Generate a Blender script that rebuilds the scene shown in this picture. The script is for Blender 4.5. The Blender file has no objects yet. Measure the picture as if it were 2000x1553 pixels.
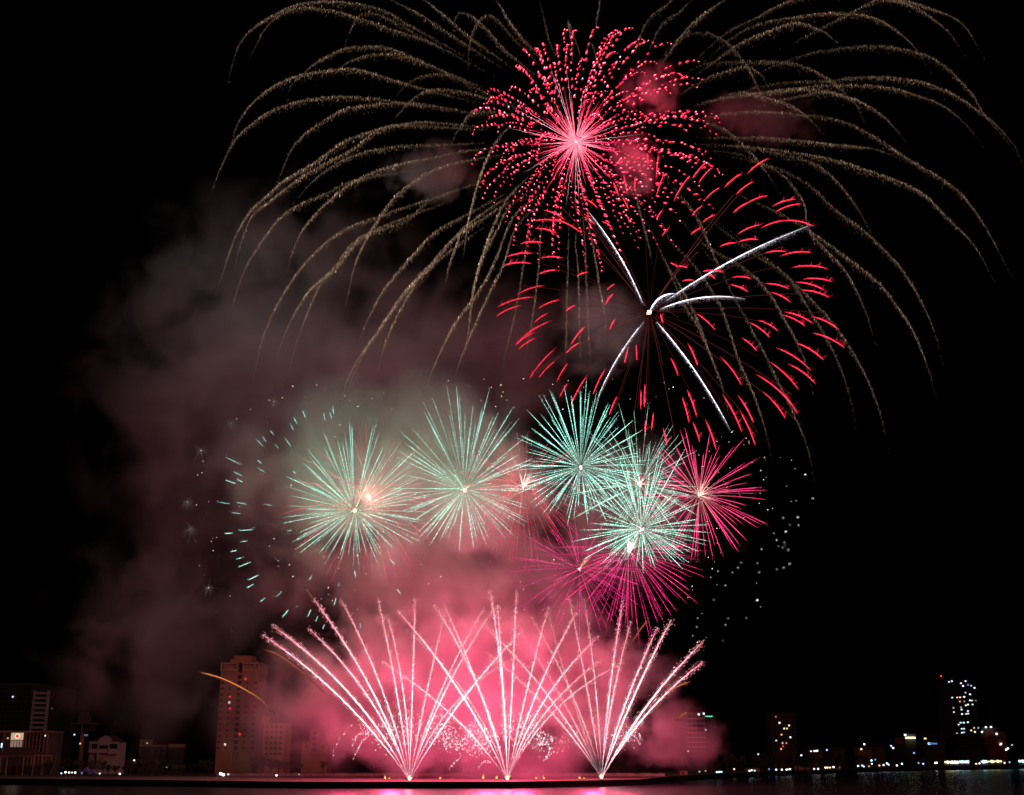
import bpy, math, random
import numpy as np
from mathutils import Vector

S = bpy.context.scene
COL = S.collection
RNG = np.random.default_rng(7)
random.seed(7)

# ------------------------------------------------------------------ camera
F = 2400.0                                   # focal length in pixels of a 2000 px wide frame
HORIZON = 1475.0
TH = math.atan((HORIZON - 776.5) / F)        # the camera looks up at the sky
CAMZ = 12.0
cam_d = bpy.data.cameras.new('camera')
cam_d.sensor_width = 36.0
cam_d.lens = F / 2000.0 * 36.0
cam_d.clip_start = 0.5
cam_d.clip_end = 20000.0
cam = bpy.data.objects.new('camera', cam_d)
COL.objects.link(cam)
cam.location = (0, 0, CAMZ)
cam.rotation_euler = (math.pi / 2 + TH, 0, 0)
S.camera = cam

# ------------------------------------------------------------------ night sky
W = bpy.data.worlds.new('World')
S.world = W
W.use_nodes = True
wn = W.node_tree
for n in list(wn.nodes):
    wn.nodes.remove(n)
wo = wn.nodes.new('ShaderNodeOutputWorld')
wb = wn.nodes.new('ShaderNodeBackground')
ws = wn.nodes.new('ShaderNodeTexSky')
ws.sky_type = 'NISHITA'
ws.sun_disc = False
ws.sun_elevation = math.radians(-9)
ws.sun_rotation = math.radians(150)
wb.inputs['Strength'].default_value = 0.05
wn.links.new(ws.outputs['Color'], wb.inputs['Color'])
wn.links.new(wb.outputs['Background'], wo.inputs['Surface'])

S.view_settings.view_transform = 'Standard'
S.view_settings.look = 'None'
S.view_settings.exposure = 0.0
S.view_settings.gamma = 1.0
S.render.engine = 'CYCLES'
cy = S.cycles
cy.max_bounces = 4
cy.diffuse_bounces = 0
cy.glossy_bounces = 2
cy.transmission_bounces = 1
cy.volume_bounces = 0
cy.transparent_max_bounces = 8
cy.sample_clamp_indirect = 4.0
cy.use_light_tree = True
cy.use_denoising = True
cy.use_adaptive_sampling = False
cy.volume_step_rate = 0.5
cy.volume_max_steps = 160
cy.filter_width = 1.5

# ------------------------------------------------------------------ pixel geometry
CT, ST = math.cos(TH), math.sin(TH)


def P(px, py, Y):
    """The point at distance Y (metres in front of the camera) seen at pixel px, py of the photograph."""
    dx = (px - 1000.0) / F
    dv = (776.5 - py) / F
    t = Y / (CT - dv * ST)
    return np.array([dx * t, Y, CAMZ + t * (ST + dv * CT)])


def scale(py, Y):
    """metres per photograph pixel there"""
    dv = (776.5 - py) / F
    return Y / (CT - dv * ST) / F


def ground_hit(px, py, z=0.0):
    dx = (px - 1000.0) / F
    dv = (776.5 - py) / F
    t = (z - CAMZ) / (ST + dv * CT)
    return np.array([dx * t, (CT - dv * ST) * t, z])


# ------------------------------------------------------------------ materials
def mat(name, color, rough=0.8, metallic=0.0, noise=0.25, nscale=0.6):
    m = bpy.data.materials.new(name)
    m.use_nodes = True
    nt = m.node_tree
    b = nt.nodes['Principled BSDF']
    b.inputs['Roughness'].default_value = rough
    b.inputs['Metallic'].default_value = metallic
    tc = nt.nodes.new('ShaderNodeTexCoord')
    no = nt.nodes.new('ShaderNodeTexNoise')
    no.inputs['Scale'].default_value = nscale
    no.inputs['Detail'].default_value = 4
    nt.links.new(tc.outputs['Object'], no.inputs['Vector'])
    ra = nt.nodes.new('ShaderNodeValToRGB')
    ra.color_ramp.elements[0].position = 0.3
    ra.color_ramp.elements[1].position = 0.7
    ra.color_ramp.elements[0].color = tuple(c * (1 - noise) for c in color) + (1,)
    ra.color_ramp.elements[1].color = tuple(min(1, c * (1 + noise)) for c in color) + (1,)
    nt.links.new(no.outputs['Fac'], ra.inputs['Fac'])
    nt.links.new(ra.outputs['Color'], b.inputs['Base Color'])
    return m


def emit(name, color, strength):
    m = bpy.data.materials.new(name)
    m.use_nodes = True
    nt = m.node_tree
    for n in list(nt.nodes):
        nt.nodes.remove(n)
    o = nt.nodes.new('ShaderNodeOutputMaterial')
    e = nt.nodes.new('ShaderNodeEmission')
    e.inputs['Color'].default_value = tuple(color) + (1,)
    e.inputs['Strength'].default_value = strength
    nt.links.new(e.outputs[0], o.inputs['Surface'])
    m.cycles.emission_sampling = 'NONE'
    return m


def burning(name):
    """glowing stars and sparks: each burns with the colour and heat of its own salts"""
    m = bpy.data.materials.new(name)
    m.use_nodes = True
    nt = m.node_tree
    for n in list(nt.nodes):
        nt.nodes.remove(n)
    o = nt.nodes.new('ShaderNodeOutputMaterial')
    e = nt.nodes.new('ShaderNodeEmission')
    a = nt.nodes.new('ShaderNodeAttribute')
    a.attribute_name = 'burn'
    nt.links.new(a.outputs['Color'], e.inputs['Color'])
    e.inputs['Strength'].default_value = 1.0
    nt.links.new(e.outputs[0], o.inputs['Surface'])
    m.cycles.emission_sampling = 'NONE'
    return m


BURN = burning('burning_stars')


# ------------------------------------------------------------------ mesh helpers
def link(name, me, material, parent=None, loc=None):
    o = bpy.data.objects.new(name, me)
    COL.objects.link(o)
    if material is not None:
        for mm in (material if isinstance(material, (list, tuple)) else [material]):
            me.materials.append(mm)
    if parent is not None:
        o.parent = parent
    if loc is not None:
        o.location = loc
    return o


def tag(o, label=None, cat=None, group=None, kind=None):
    if label: o['label'] = label
    if cat: o['category'] = cat
    if group: o['group'] = group
    if kind: o['kind'] = kind
    return o


def thing(name, label, cat, loc, group=None):
    o = bpy.data.objects.new(name, None)
    o.empty_display_size = 1.0
    COL.objects.link(o)
    o.location = tuple(float(v) for v in loc)
    return tag(o, label, cat, group)


OCT_V = np.array([[1, 0, 0], [-1, 0, 0], [0, 1, 0], [0, -1, 0], [0, 0, 1], [0, 0, -1]], float)
OCT_F = np.array([[0, 2, 4], [2, 1, 4], [1, 3, 4], [3, 0, 4], [2, 0, 5], [1, 2, 5], [3, 1, 5], [0, 3, 5]])


class Glow:
    """collects glowing tubes and sparks into one mesh"""

    def __init__(self, origin):
        self.o = np.asarray(origin, float)
        self.v, self.f, self.c, self.n = [], [], [], 0

    def tube(self, pts, rad, col, sides=3):
        pts = np.asarray(pts, float)
        n = len(pts)
        rad = np.broadcast_to(np.asarray(rad, float), (n,))
        col = np.broadcast_to(np.asarray(col, float), (n, 3))
        tan = np.gradient(pts, axis=0)
        tan /= np.linalg.norm(tan, axis=1, keepdims=True) + 1e-9
        ref = np.array([0.0, 1.0, 0.0])
        a = np.cross(tan, ref)
        bad = np.linalg.norm(a, axis=1) < 1e-3
        a[bad] = (1, 0, 0)
        a /= np.linalg.norm(a, axis=1, keepdims=True)
        b = np.cross(tan, a)
        ang = np.arange(sides) * 2 * math.pi / sides
        ring = (a[:, None, :] * np.cos(ang)[None, :, None] + b[:, None, :] * np.sin(ang)[None, :, None]) * rad[:, None, None]
        v = (pts[:, None, :] + ring).reshape(-1, 3)
        i = np.arange(n - 1)[:, None] * sides
        j = np.arange(sides)[None, :]
        k = (j + 1) % sides
        q = np.stack([i + j, i + k, i + sides + k, i + sides + j], -1).reshape(-1, 4)
        t = np.concatenate([q[:, [0, 1, 2]], q[:, [0, 2, 3]]])
        self._add(v, t, np.repeat(col, sides, axis=0))

    def sparks(self, pts, size, col, axis=None, stretch=1.0):
        pts = np.asarray(pts, float).reshape(-1, 3)
        n = len(pts)
        if n == 0:
            return
        size = np.broadcast_to(np.asarray(size, float), (n,))
        col = np.broadcast_to(np.asarray(col, float), (n, 3))
        stretch = np.broadcast_to(np.asarray(stretch, float), (n,))
        if axis is None:
            axis = np.array([0, 0, 1.0])
        axis = np.broadcast_to(np.asarray(axis, float), (n, 3))
        axis = axis / (np.linalg.norm(axis, axis=1, keepdims=True) + 1e-9)
        a = np.cross(axis, np.array([0, 1.0, 0.03]))
        a /= np.linalg.norm(a, axis=1, keepdims=True) + 1e-9
        b = np.cross(axis, a)
        v = (a[:, None, :] * OCT_V[None, :, 0:1] + b[:, None, :] * OCT_V[None, :, 1:2]) * size[:, None, None] \
            + axis[:, None, :] * OCT_V[None, :, 2:3] * (size * stretch)[:, None, None] + pts[:, None, :]
        f = (np.arange(n)[:, None, None] * 6 + OCT_F[None]).reshape(-1, 3)
        self._add(v.reshape(-1, 3), f, np.repeat(col, 6, axis=0))

    def _add(self, v, f, c):
        self.v.append(v); self.f.append(f + self.n); self.c.append(c); self.n += len(v)

    def build(self, name, parent, kind=None):
        if not self.v:
            return None
        v = (np.concatenate(self.v) - self.o).astype(np.float32)
        f = np.concatenate(self.f).astype(np.int32)
        c = np.concatenate(self.c).astype(np.float32)
        me = bpy.data.meshes.new(name)
        me.vertices.add(len(v)); me.vertices.foreach_set('co', v.ravel())
        me.loops.add(f.size); me.loops.foreach_set('vertex_index', f.ravel())
        me.polygons.add(len(f))
        me.polygons.foreach_set('loop_start', np.arange(0, f.size, 3, dtype=np.int32))
        at = me.color_attributes.new('burn', 'FLOAT_COLOR', 'POINT')
        at.data.foreach_set('color', np.concatenate([c, np.ones((len(c), 1), np.float32)], 1).ravel())
        me.update(calc_edges=True)
        o = link(name, me, BURN, parent)
        if kind: o['kind'] = kind
        return o


def lamp(parent, name, pos, color, watts, radius=1.5):
    """the light a burst or a fan of comets throws on the smoke, the water and the town"""
    ld = bpy.data.lights.new(name, 'POINT')
    ld.energy = watts
    ld.color = color
    ld.shadow_soft_size = radius
    o = bpy.data.objects.new(name, ld)
    COL.objects.link(o)
    o.parent = parent
    o.location = Vector(pos) - parent.location
    return o


class Solid:
    """boxes, prisms and sheets in metres round an origin; builds ONE mesh"""

    def __init__(self, origin=(0, 0, 0)):
        self.o = Vector(origin); self.v = []; self.f = []

    def box(self, x0, x1, y0, y1, z0, z1):
        k = len(self.v)
        self.v += [(x, y, z) for z in (z0, z1) for y in (y0, y1) for x in (x0, x1)]
        self.f += [tuple(k + i for i in q) for q in ((0, 2, 3, 1), (4, 5, 7, 6), (0, 1, 5, 4), (2, 6, 7, 3), (0, 4, 6, 2), (1, 3, 7, 5))]
        return self

    def prism(self, poly, y0, y1):
        """poly: (x, z) outline seen from the front"""
        k, n = len(self.v), len(poly)
        self.v += [(x, y0, z) for x, z in poly] + [(x, y1, z) for x, z in poly]
        self.f.append(tuple(k + i for i in range(n)))
        self.f.append(tuple(k + n + i for i in reversed(range(n))))
        for i in range(n):
            j = (i + 1) % n
            self.f.append((k + i, k + n + i, k + n + j, k + j))
        return self

    def hip(self, x0, x1, y0, y1, z0, z1, inset):
        k = len(self.v)
        ym = (y0 + y1) / 2
        self.v += [(x0, y0, z0), (x1, y0, z0), (x1, y1, z0), (x0, y1, z0), (x0 + inset, ym, z1), (x1 - inset, ym, z1)]
        self.f += [tuple(k + i for i in q) for q in ((0, 1, 5, 4), (1, 2, 5), (2, 3, 4, 5), (3, 0, 4), (3, 2, 1, 0))]
        return self

    def cyl(self, p0, p1, r0, r1, n=8):
        p0, p1 = Vector(p0), Vector(p1)
        d = (p1 - p0).normalized()
        a = d.orthogonal().normalized(); b = d.cross(a)
        k = len(self.v)
        for p, r in ((p0, r0), (p1, r1)):
            for i in range(n):
                t = 2 * math.pi * i / n
                self.v.append(tuple(p + (a * math.cos(t) + b * math.sin(t)) * r))
        for i in range(n):
            j = (i + 1) % n
            self.f.append((k + i, k + j, k + n + j, k + n + i))
        self.f.append(tuple(k + i for i in reversed(range(n))))
        self.f.append(tuple(k + n + i for i in range(n)))
        return self

    def ball(self, c, r, n=6):
        k = len(self.v)
        for i in range(n + 1):
            ph = math.pi * i / n
            for j in range(2 * n):
                t = math.pi * j / n
                self.v.append((c[0] + r * math.sin(ph) * math.cos(t), c[1] + r * math.sin(ph) * math.sin(t), c[2] + r * math.cos(ph)))
        for i in range(n):
            for j in range(2 * n):
                jj = (j + 1) % (2 * n)
                self.f.append((k + i * 2 * n + j, k + (i + 1) * 2 * n + j, k + (i + 1) * 2 * n + jj, k + i * 2 * n + jj))
        return self

    def build(self, name, material, parent=None):
        me = bpy.data.meshes.new(name)
        ox, oy, oz = self.o
        me.from_pydata([(x - ox, y - oy, z - oz) for x, y, z in self.v], [], self.f)
        me.update()
        o = link(name, me, material, parent)
        if parent is None:
            o.location = self.o
        return o

# ================================================================== THE SETTING
QZ = 2.3                                                     # quay level above the river
BANK_PX = [(-700, 1530), (-300, 1531), (0, 1532), (250, 1535), (600, 1540), (1000, 1540), (1250, 1534), (1320, 1525.5),
           (1500, 1515), (1700, 1508), (1800, 1505.5), (2000, 1502), (2500, 1499)]
BANK = [ground_hit(x, y) for x, y in BANK_PX]


def bank_y(px):
    return float(np.interp(px, [b[0] for b in BANK_PX], [b[1] for b in BANK]))


# river
def build_water():
    me = bpy.data.meshes.new('river_water')
    me.from_pydata([(-4000, -80, 0), (4000, -80, 0), (4000, 3000, 0), (-4000, 3000, 0)], [], [(0, 1, 2, 3)])
    m = bpy.data.materials.new('river_water')
    m.use_nodes = True
    nt = m.node_tree
    b = nt.nodes['Principled BSDF']
    b.inputs['Base Color'].default_value = (0.012, 0.014, 0.016, 1)
    b.inputs['Roughness'].default_value = 0.24
    b.inputs['IOR'].default_value = 1.33
    b.inputs['Specular IOR Level'].default_value = 0.8
    g = nt.nodes.new('ShaderNodeNewGeometry')
    mp = nt.nodes.new('ShaderNodeMapping')
    mp.inputs['Scale'].default_value = (0.16, 0.55, 1)
    n1 = nt.nodes.new('ShaderNodeTexNoise')
    n1.inputs['Scale'].default_value = 1.0
    n1.inputs['Detail'].default_value = 4
    bu = nt.nodes.new('ShaderNodeBump')
    bu.inputs['Strength'].default_value = 0.9
    bu.inputs['Distance'].default_value = 0.35
    nt.links.new(g.outputs['Position'], mp.inputs['Vector'])
    nt.links.new(mp.outputs[0], n1.inputs['Vector'])
    nt.links.new(n1.outputs['Fac'], bu.inputs['Height'])
    nt.links.new(bu.outputs[0], b.inputs['Normal'])
    o = link('river_water', me, m)
    tag(o, 'dark river rippling with pink and white reflections', 'river', kind='structure')


build_water()


def build_ground():
    me = bpy.data.meshes.new('ground')
    front = [(float(p[0]), float(p[1]), QZ) for p in BANK]
    n = len(front)
    v = [(-9000, front[0][1], QZ)] + front + [(9000, front[-1][1], QZ)]
    v += [(x, 12000, QZ) for x, _, _ in v]
    k = n + 2
    f = [(i, i + 1, k + i + 1, k + i) for i in range(k - 1)]
    me.from_pydata(v, [], f)
    o = link('ground', me, mat('paved_ground', (0.075, 0.05, 0.045), 0.9, nscale=0.08, noise=0.45))
    tag(o, 'bare promenade ground running back from the quay edge', 'ground', kind='structure')


build_ground()


def build_quay_wall():
    ms = mat('quay_stone', (0.035, 0.033, 0.032), 0.8, nscale=0.4)
    mc = mat('quay_coping', (0.10, 0.09, 0.085), 0.8, nscale=0.3)
    t = thing('quay_wall', 'long low stone quay wall between the river and the promenade', 'wall', (0, BANK[5][1], 0))

    def strip(off0, off1, z0, z1):
        v, f = [], []
        for p in BANK:
            x, y = p[0], p[1]
            v += [(x, y + off0, z0), (x, y + off0, z1), (x, y + off1, z1), (x, y + off1, z0)]
        for i in range(len(BANK) - 1):
            a, b = 4 * i, 4 * i + 4
            for q in ((0, 1), (1, 2), (2, 3)):
                f.append((a + q[0], b + q[0], b + q[1], a + q[1]))
        return [(x, y - BANK[5][1], z) for x, y, z in v], f
    for nm, args, m in (('wall', (-0.6, -0.02, -1.0, QZ - 0.1), ms), ('coping', (-0.8, 0.3, QZ - 0.1, QZ + 0.12), mc)):
        v, f = strip(*args)
        me = bpy.data.meshes.new(nm)
        me.from_pydata(v, [], f)
        link(nm, me, m, t)


build_quay_wall()

# ------------------------------------------------------------------ materials of the town
M = dict(
    pink=mat('pink_render', (0.62, 0.24, 0.16), 0.85, nscale=0.15, noise=0.15),
    frame=mat('pale_frame', (0.7, 0.36, 0.26), 0.8),
    white=mat('white_render', (0.6, 0.5, 0.48), 0.8, nscale=0.3, noise=0.12),
    grey=mat('grey_concrete', (0.13, 0.115, 0.11), 0.9, nscale=0.2),
    dark=mat('dark_concrete', (0.055, 0.05, 0.05), 0.9, nscale=0.2),
    ochre=mat('ochre_render', (0.42, 0.26, 0.14), 0.85, nscale=0.3),
    roof=mat('red_roof_tile', (0.10, 0.04, 0.03), 0.8, nscale=1.0),
    glass=mat('dark_glass', (0.02, 0.02, 0.024), 0.25),
    metal=mat('dark_metal', (0.06, 0.06, 0.065), 0.5, metallic=0.6),
    bark=mat('bark', (0.05, 0.035, 0.025), 0.9),
    leaf=mat('dark_foliage', (0.045, 0.06, 0.025), 0.8, nscale=0.5, noise=0.5),
    blue=mat('blue_canvas', (0.08, 0.1, 0.3), 0.8),
    hoard=mat('site_board', (0.36, 0.27, 0.24), 0.8, nscale=0.2, noise=0.3),
)
L = {}
LC = dict(white=(1, 0.97, 0.9), cool=(0.62, 0.83, 1.0), blue=(0.35, 0.45, 1.0), cyan=(0.5, 0.95, 1.0), yellow=(1, 0.85, 0.4),
          orange=(1, 0.5, 0.2), green=(0.25, 1.0, 0.6), red=(1, 0.04, 0.03), pinkish=(1, 0.5, 0.5))


def LM(color, strength):
    k = (color, strength)
    if k not in L:
        L[k] = emit('lit_%s' % color, LC[color], strength)
    return L[k]


GZ = QZ


class Facade:
    """a building whose front stands at distance Y, drawn up from photograph columns and rows"""

    def __init__(self, name, label, cat, px0, px1, pyt, Y, depth, pym=None, group=None):
        pym = pym or (pyt + 1475) / 2
        Y *= 1.117 if Y < 700 else 1.06
        self.Y = Y
        self.x0 = P(px0, pym, Y)[0]; self.x1 = P(px1, pym, Y)[0]
        self.zt = P(1000, pyt, Y)[2]
        self.px0, self.px1 = px0, px1
        self.w = self.x1 - self.x0
        self.d = depth
        self.t = thing(name, label, cat, ((self.x0 + self.x1) / 2, Y, GZ), group)

    def z(self, py): return P(1000, py, self.Y)[2]

    def x(self, px): return self.x0 + (px - self.px0) / (self.px1 - self.px0) * self.w

    def S(self): return Solid(self.t.location)

    def box(self, name, m, px0, px1, pyt, pyb, y0=0.0, y1=None, parent=None):
        y1 = self.d if y1 is None else y1
        zb = GZ if pyb is None else self.z(pyb)
        s = self.S().box(self.x(px0), self.x(px1), self.Y + y0, self.Y + y1, zb, self.z(pyt))
        o = s.build(name, m, parent or self.t)
        if parent: o.parent = parent
        return o

    def windows(self, m, cols, rows, w, h, name='window', proud=0.12, frame=None):
        """one pane with its own sill for each of the window centres (photograph pixels)"""
        for py in rows:
            for px in cols:
                X, Z = self.x(px), self.z(py)
                s = self.S().box(X - w / 2, X + w / 2, self.Y - proud, self.Y + 0.05, Z - h / 2, Z + h / 2)
                o = s.build(name, m, self.t)
                if frame:
                    s = self.S()
                    s.box(X - w / 2 - .15, X + w / 2 + .15, self.Y - proud - .15, self.Y + .02, Z - h / 2 - .3, Z - h / 2 - 0.003)
                    s.build('sill', frame, o)

    def lit(self, px, py, color, strength, w=1.6, h=1.4):
        X, Z = self.x(px), self.z(py)
        s = self.S().box(X - w / 2, X + w / 2, self.Y - 0.3, self.Y - 0.1, Z - h / 2, Z + h / 2)
        s.build('lit_window', LM(color, strength), self.t)


# ------------------------------------------------------------------ left bank
def pink_tower():
    f = Facade('apartment_tower', 'tall pink apartment tower with a dark window column, behind the orange ember arc', 'building', 427, 501, 1294, 640, 26, 1385)
    s = f.S()
    for a, b in ((427, 459.5), (468.5, 501)):
        s.box(f.x(a), f.x(b), f.Y, f.Y + f.d, GZ, f.z(1311))
    s.box(f.x(459.5), f.x(468.5), f.Y + 1.2, f.Y + f.d - 0.01, GZ, f.z(1313))
    s.build('wall', M['pink'], f.t)
    s = f.S()
    for a, b in ((426, 459), (469, 502)):                     # the framed loggia storey under the roof
        s.box(f.x(a), f.x(b), f.Y - .5, f.Y + f.d, f.z(1297), f.z(1294))
        s.box(f.x(a), f.x(b), f.Y - .5, f.Y + f.d, f.z(1311), f.z(1308))
        for q in (a, a + (6 if a < 450 else 22), b - 2.5):
            s.box(f.x(q), f.x(q + 2.5), f.Y - .4, f.Y + 1, f.z(1308) + .002, f.z(1297) - .002)
        s.box(f.x(a + .8), f.x(b - .8), f.Y + 2, f.Y + f.d - .5, f.z(1308) + .002, f.z(1297) - .002)
    s.build('loggia', M['frame'], f.t)
    s = f.S().box(f.x(441), f.x(484), f.Y + 4, f.Y + 20, f.z(1294) + .01, f.z(1286)).box(f.x(446), f.x(482), f.Y + 6, f.Y + 18, f.z(1286), f.z(1279))
    s.build('penthouse', M['pink'], f.t)
    rows = [1322 + 11.6 * i for i in range(13)]
    for py in rows:                                           # stair column: dark pane, pale bar under it
        X0, X1 = f.x(460.3), f.x(467.7)
        o = f.S().box(X0, X1, f.Y + .9, f.Y + 1.25, f.z(py + 3.6), f.z(py - 3.6)).build('window', M['glass'], f.t)
        f.S().box(X0 - .2, X1 + .2, f.Y + .3, f.Y + 1.25, f.z(py + 7.5), f.z(py + 4.2)).build('sill', M['frame'], o)
    f.windows(M['glass'], (431.5, 496.5), rows[1:], 1.5, 1.4, frame=M['frame'])
    f.windows(M['glass'], (446, 480), rows[1:], 1.1, 1.2, frame=M['frame'])
    for px, py, c in ((447.5, 1361, 'red'), (449, 1384, 'red'), (476, 1326, 'red'), (447, 1372, 'white'), (444, 1454, 'white'), (471, 1434, 'red')):
        f.lit(px, py, c, 0.9, 1.0, 1.2)


pink_tower()


def office_block():
    f = Facade('office_block', 'dark wide office block at the left edge with a column of pale balconies', 'building', -70, 112, 1337, 660, 30, 1400)
    s = f.S().box(f.x(-70), f.x(60), f.Y, f.Y + f.d, GZ, f.z(1337)).box(f.x(60), f.x(110), f.Y + 3, f.Y + f.d, GZ, f.z(1342))
    s.build('wall', M['dark'], f.t)
    f.S().box(f.x(-71), f.x(61), f.Y - .6, f.Y + f.d, f.z(1337), f.z(1334.5)).build('roof', M['grey'], f.t)
    for i in range(10):
        py = 1354 + i * 9.6
        f.S().box(f.x(62), f.x(88), f.Y - .2, f.Y + 3, f.z(py + 2.4), f.z(py - 2.4)).build('balcony', M['white'], f.t)
    f.S().box(f.x(60.5), f.x(63), f.Y - .4, f.Y + 3, GZ, f.z(1349)).build('pier', M['white'], f.t)
    f.S().box(f.x(87.5), f.x(90), f.Y - .4, f.Y + 3, GZ, f.z(1349)).build('pier', M['white'], f.t)
    f.windows(M['glass'], [-2 + 9 * i for i in range(7)], [1346 + 9.6 * i for i in range(9)], 1.7, 1.5)
    f.lit(21, 1361, 'cool', 1.5, .8, .8)
    f.lit(100, 1384, 'pinkish', .1, .8, .8)


office_block()


def civic_hall():
    f = Facade('civic_hall', 'low hall with pilasters and an orange cornice, round red emblem on its front', 'building', -45, 93, 1429, 600, 22, 1455)
    f.S().box(f.x(-45), f.x(93), f.Y, f.Y + f.d, GZ, f.z(1431)).build('wall', M['grey'], f.t)
    f.S().box(f.x(-46), f.x(94), f.Y - 1.2, f.Y + f.d + .5, f.z(1431), f.z(1427.5)).build('cornice', M['ochre'], f.t)
    for px in (-4, 6, 50, 57, 64, 71, 78, 85, 92):
        f.S().box(f.x(px - .8), f.x(px + .8), f.Y - .5, f.Y + .2, GZ, f.z(1431.3)).build('pilaster', M['ochre'], f.t)
    f.windows(M['glass'], (1, 53.5, 60.5, 67.5, 74.5, 81.5), (1440, 1452, 1464), 1.0, 2.2)
    f.S().box(f.x(20.5), f.x(44), f.Y - .55, f.Y - .02, f.z(1445), f.z(1431.5)).build('lit_panel', emit('lit_emblem_board', (1, .72, .5), .55), f.t)
    f.S().box(f.x(20.5), f.x(44), f.Y - .6, f.Y - .02, f.z(1459), f.z(1446.3)).build('lit_panel', emit('lit_lower_board', (1, .62, .5), .25), f.t)
    for px in (20.5, 27.5, 33.5, 38.5, 44):
        f.S().box(f.x(px - .5), f.x(px + .5), f.Y - .75, f.Y - .62, f.z(1459), f.z(1446.6)).build('mullion', M['ochre'], f.t)
    zc = f.z(1437.8); xc = f.x(33)
    e = f.S().cyl((xc, f.Y - .56, zc), (xc, f.Y - .8, zc), .85, .85, 20).build('emblem', emit('lit_emblem', (1, .1, .03), .8), f.t)
    f.S().cyl((xc, f.Y - .57, zc), (xc, f.Y - .66, zc), 1.3, 1.3, 20).build('emblem_ring', emit('lit_emblem_ring', (1, .85, .55), 1.1), e)
    f.lit(86, 1437, 'white', 1.1, 1.0, .8)
    f.lit(14, 1442, 'orange', 1.2, .6, .6)
    f.lit(4, 1456, 'cool', 2.2, .8, 2.2)


civic_hall()


def pavilion():
    f = Facade('pavilion', 'dark open pavilion with a hipped tile roof in front of the emblem hall', 'building', -8, 70, 1461, 575, 14, 1475)
    f.S().hip(f.x(-8), f.x(70), f.Y - 1, f.Y + f.d + 1, f.z(1475), f.z(1460), 6).build('roof', M['roof'], f.t)
    f.S().box(f.x(-6), f.x(84), f.Y - .6, f.Y + f.d, f.z(1477), f.z(1475)).build('eaves_beam', M['ochre'], f.t)
    for px in (0, 14, 46, 66, 82):
        for y in (0, f.d - 1):
            f.S().box(f.x(px), f.x(px + 1.6), f.Y + y, f.Y + y + .5, GZ, f.z(1477) - .002).build('post', M['ochre'], f.t)
    f.S().box(f.x(-6), f.x(84), f.Y + f.d - .4, f.Y + f.d, GZ, f.z(1497)).build('back_wall', M['dark'], f.t)


pavilion()


def lookout_tower():
    f = Facade('lookout_tower', 'slender tower with a wide dark platform head on a pale shaft', 'tower', 135, 183, 1390, 650, 10, 1440)
    Y = f.Y
    f.S().cyl((f.x(156), Y + 4, GZ), (f.x(156), Y + 4, f.z(1413)), 1.4, 1.1, 12).build('shaft', M['pink'], f.t)
    f.S().box(f.x(136), f.x(182), Y - 1, Y + 9, f.z(1415), f.z(1411.5)).build('platform', M['grey'], f.t)
    f.S().box(f.x(137), f.x(147), Y, Y + 8, f.z(1428), f.z(1415.2)).box(f.x(165), f.x(177), Y, Y + 8, f.z(1428), f.z(1415.2)).build('side_cabin', M['dark'], f.t)
    f.S().box(f.x(149), f.x(166), Y, Y + 8, f.z(1411.3), f.z(1397)).box(f.x(152), f.x(163), Y + 1, Y + 7, f.z(1397), f.z(1391)).build('top_cabin', M['grey'], f.t)
    f.lit(158, 1452.5, 'orange', 1.6, .7, .7)
    f.lit(145, 1435, 'blue', 2.0, .9, .8)
    f.lit(168, 1436, 'blue', .25, 2.0, 1.0)


lookout_tower()


def white_house():
    f = Facade('white_house', 'white two storey house with a pointed gable and dark balcony openings', 'house', 173, 230, 1448, 610, 14, 1465)
    f.S().box(f.x(173), f.x(230), f.Y + 1.6, f.Y + f.d, GZ, f.z(1450)).build('wall', M['white'], f.t)
    f.S().hip(f.x(172), f.x(231), f.Y + .5, f.Y + f.d + 1, f.z(1450), f.z(1436), 5).build('roof', M['roof'], f.t)
    x0, x1, xm = f.x(190.5), f.x(213.5), f.x(202)
    f.S().prism([(x0, f.z(1456)), (x1, f.z(1456)), (x1, f.z(1445)), (xm, f.z(1437)), (x0, f.z(1445))], f.Y - .3, f.Y + 6).build('gable', M['white'], f.t)
    f.S().box(f.x(173), f.x(190.3), f.Y, f.Y + 1.6, f.z(1453), f.z(1448.5)).box(f.x(213.7), f.x(230), f.Y, f.Y + 1.6, f.z(1453), f.z(1448.5)).build('balcony_beam', M['white'], f.t)
    f.S().box(f.x(173), f.x(209), f.Y, f.Y + 1.6, f.z(1471), f.z(1463)).box(f.x(210.5), f.x(229), f.Y, f.Y + 1.6, f.z(1473), f.z(1463)).build('balcony_parapet', M['white'], f.t)
    for a in (173, 189, 210, 228.4):
        f.S().box(f.x(a), f.x(a + 2), f.Y + .02, f.Y + 1.58, f.z(1462.9), f.z(1453.1)).build('pillar', M['white'], f.t)
    for a, b in ((177, 188.5), (192.5, 209), (213, 226)):
        f.S().box(f.x(a), f.x(b), f.Y + 1.45, f.Y + 1.65, f.z(1462), f.z(1454)).build('window', M['glass'], f.t)
    f.S().box(f.x(190), f.x(194), f.Y, f.Y + 1.5, GZ, f.z(1471.2)).build('pillar', M['white'], f.t)
    f.S().box(f.x(194.2), f.x(202), f.Y, f.Y + 1.5, f.z(1487), f.z(1480)).build('porch', M['ochre'], f.t)


white_house()


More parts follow.
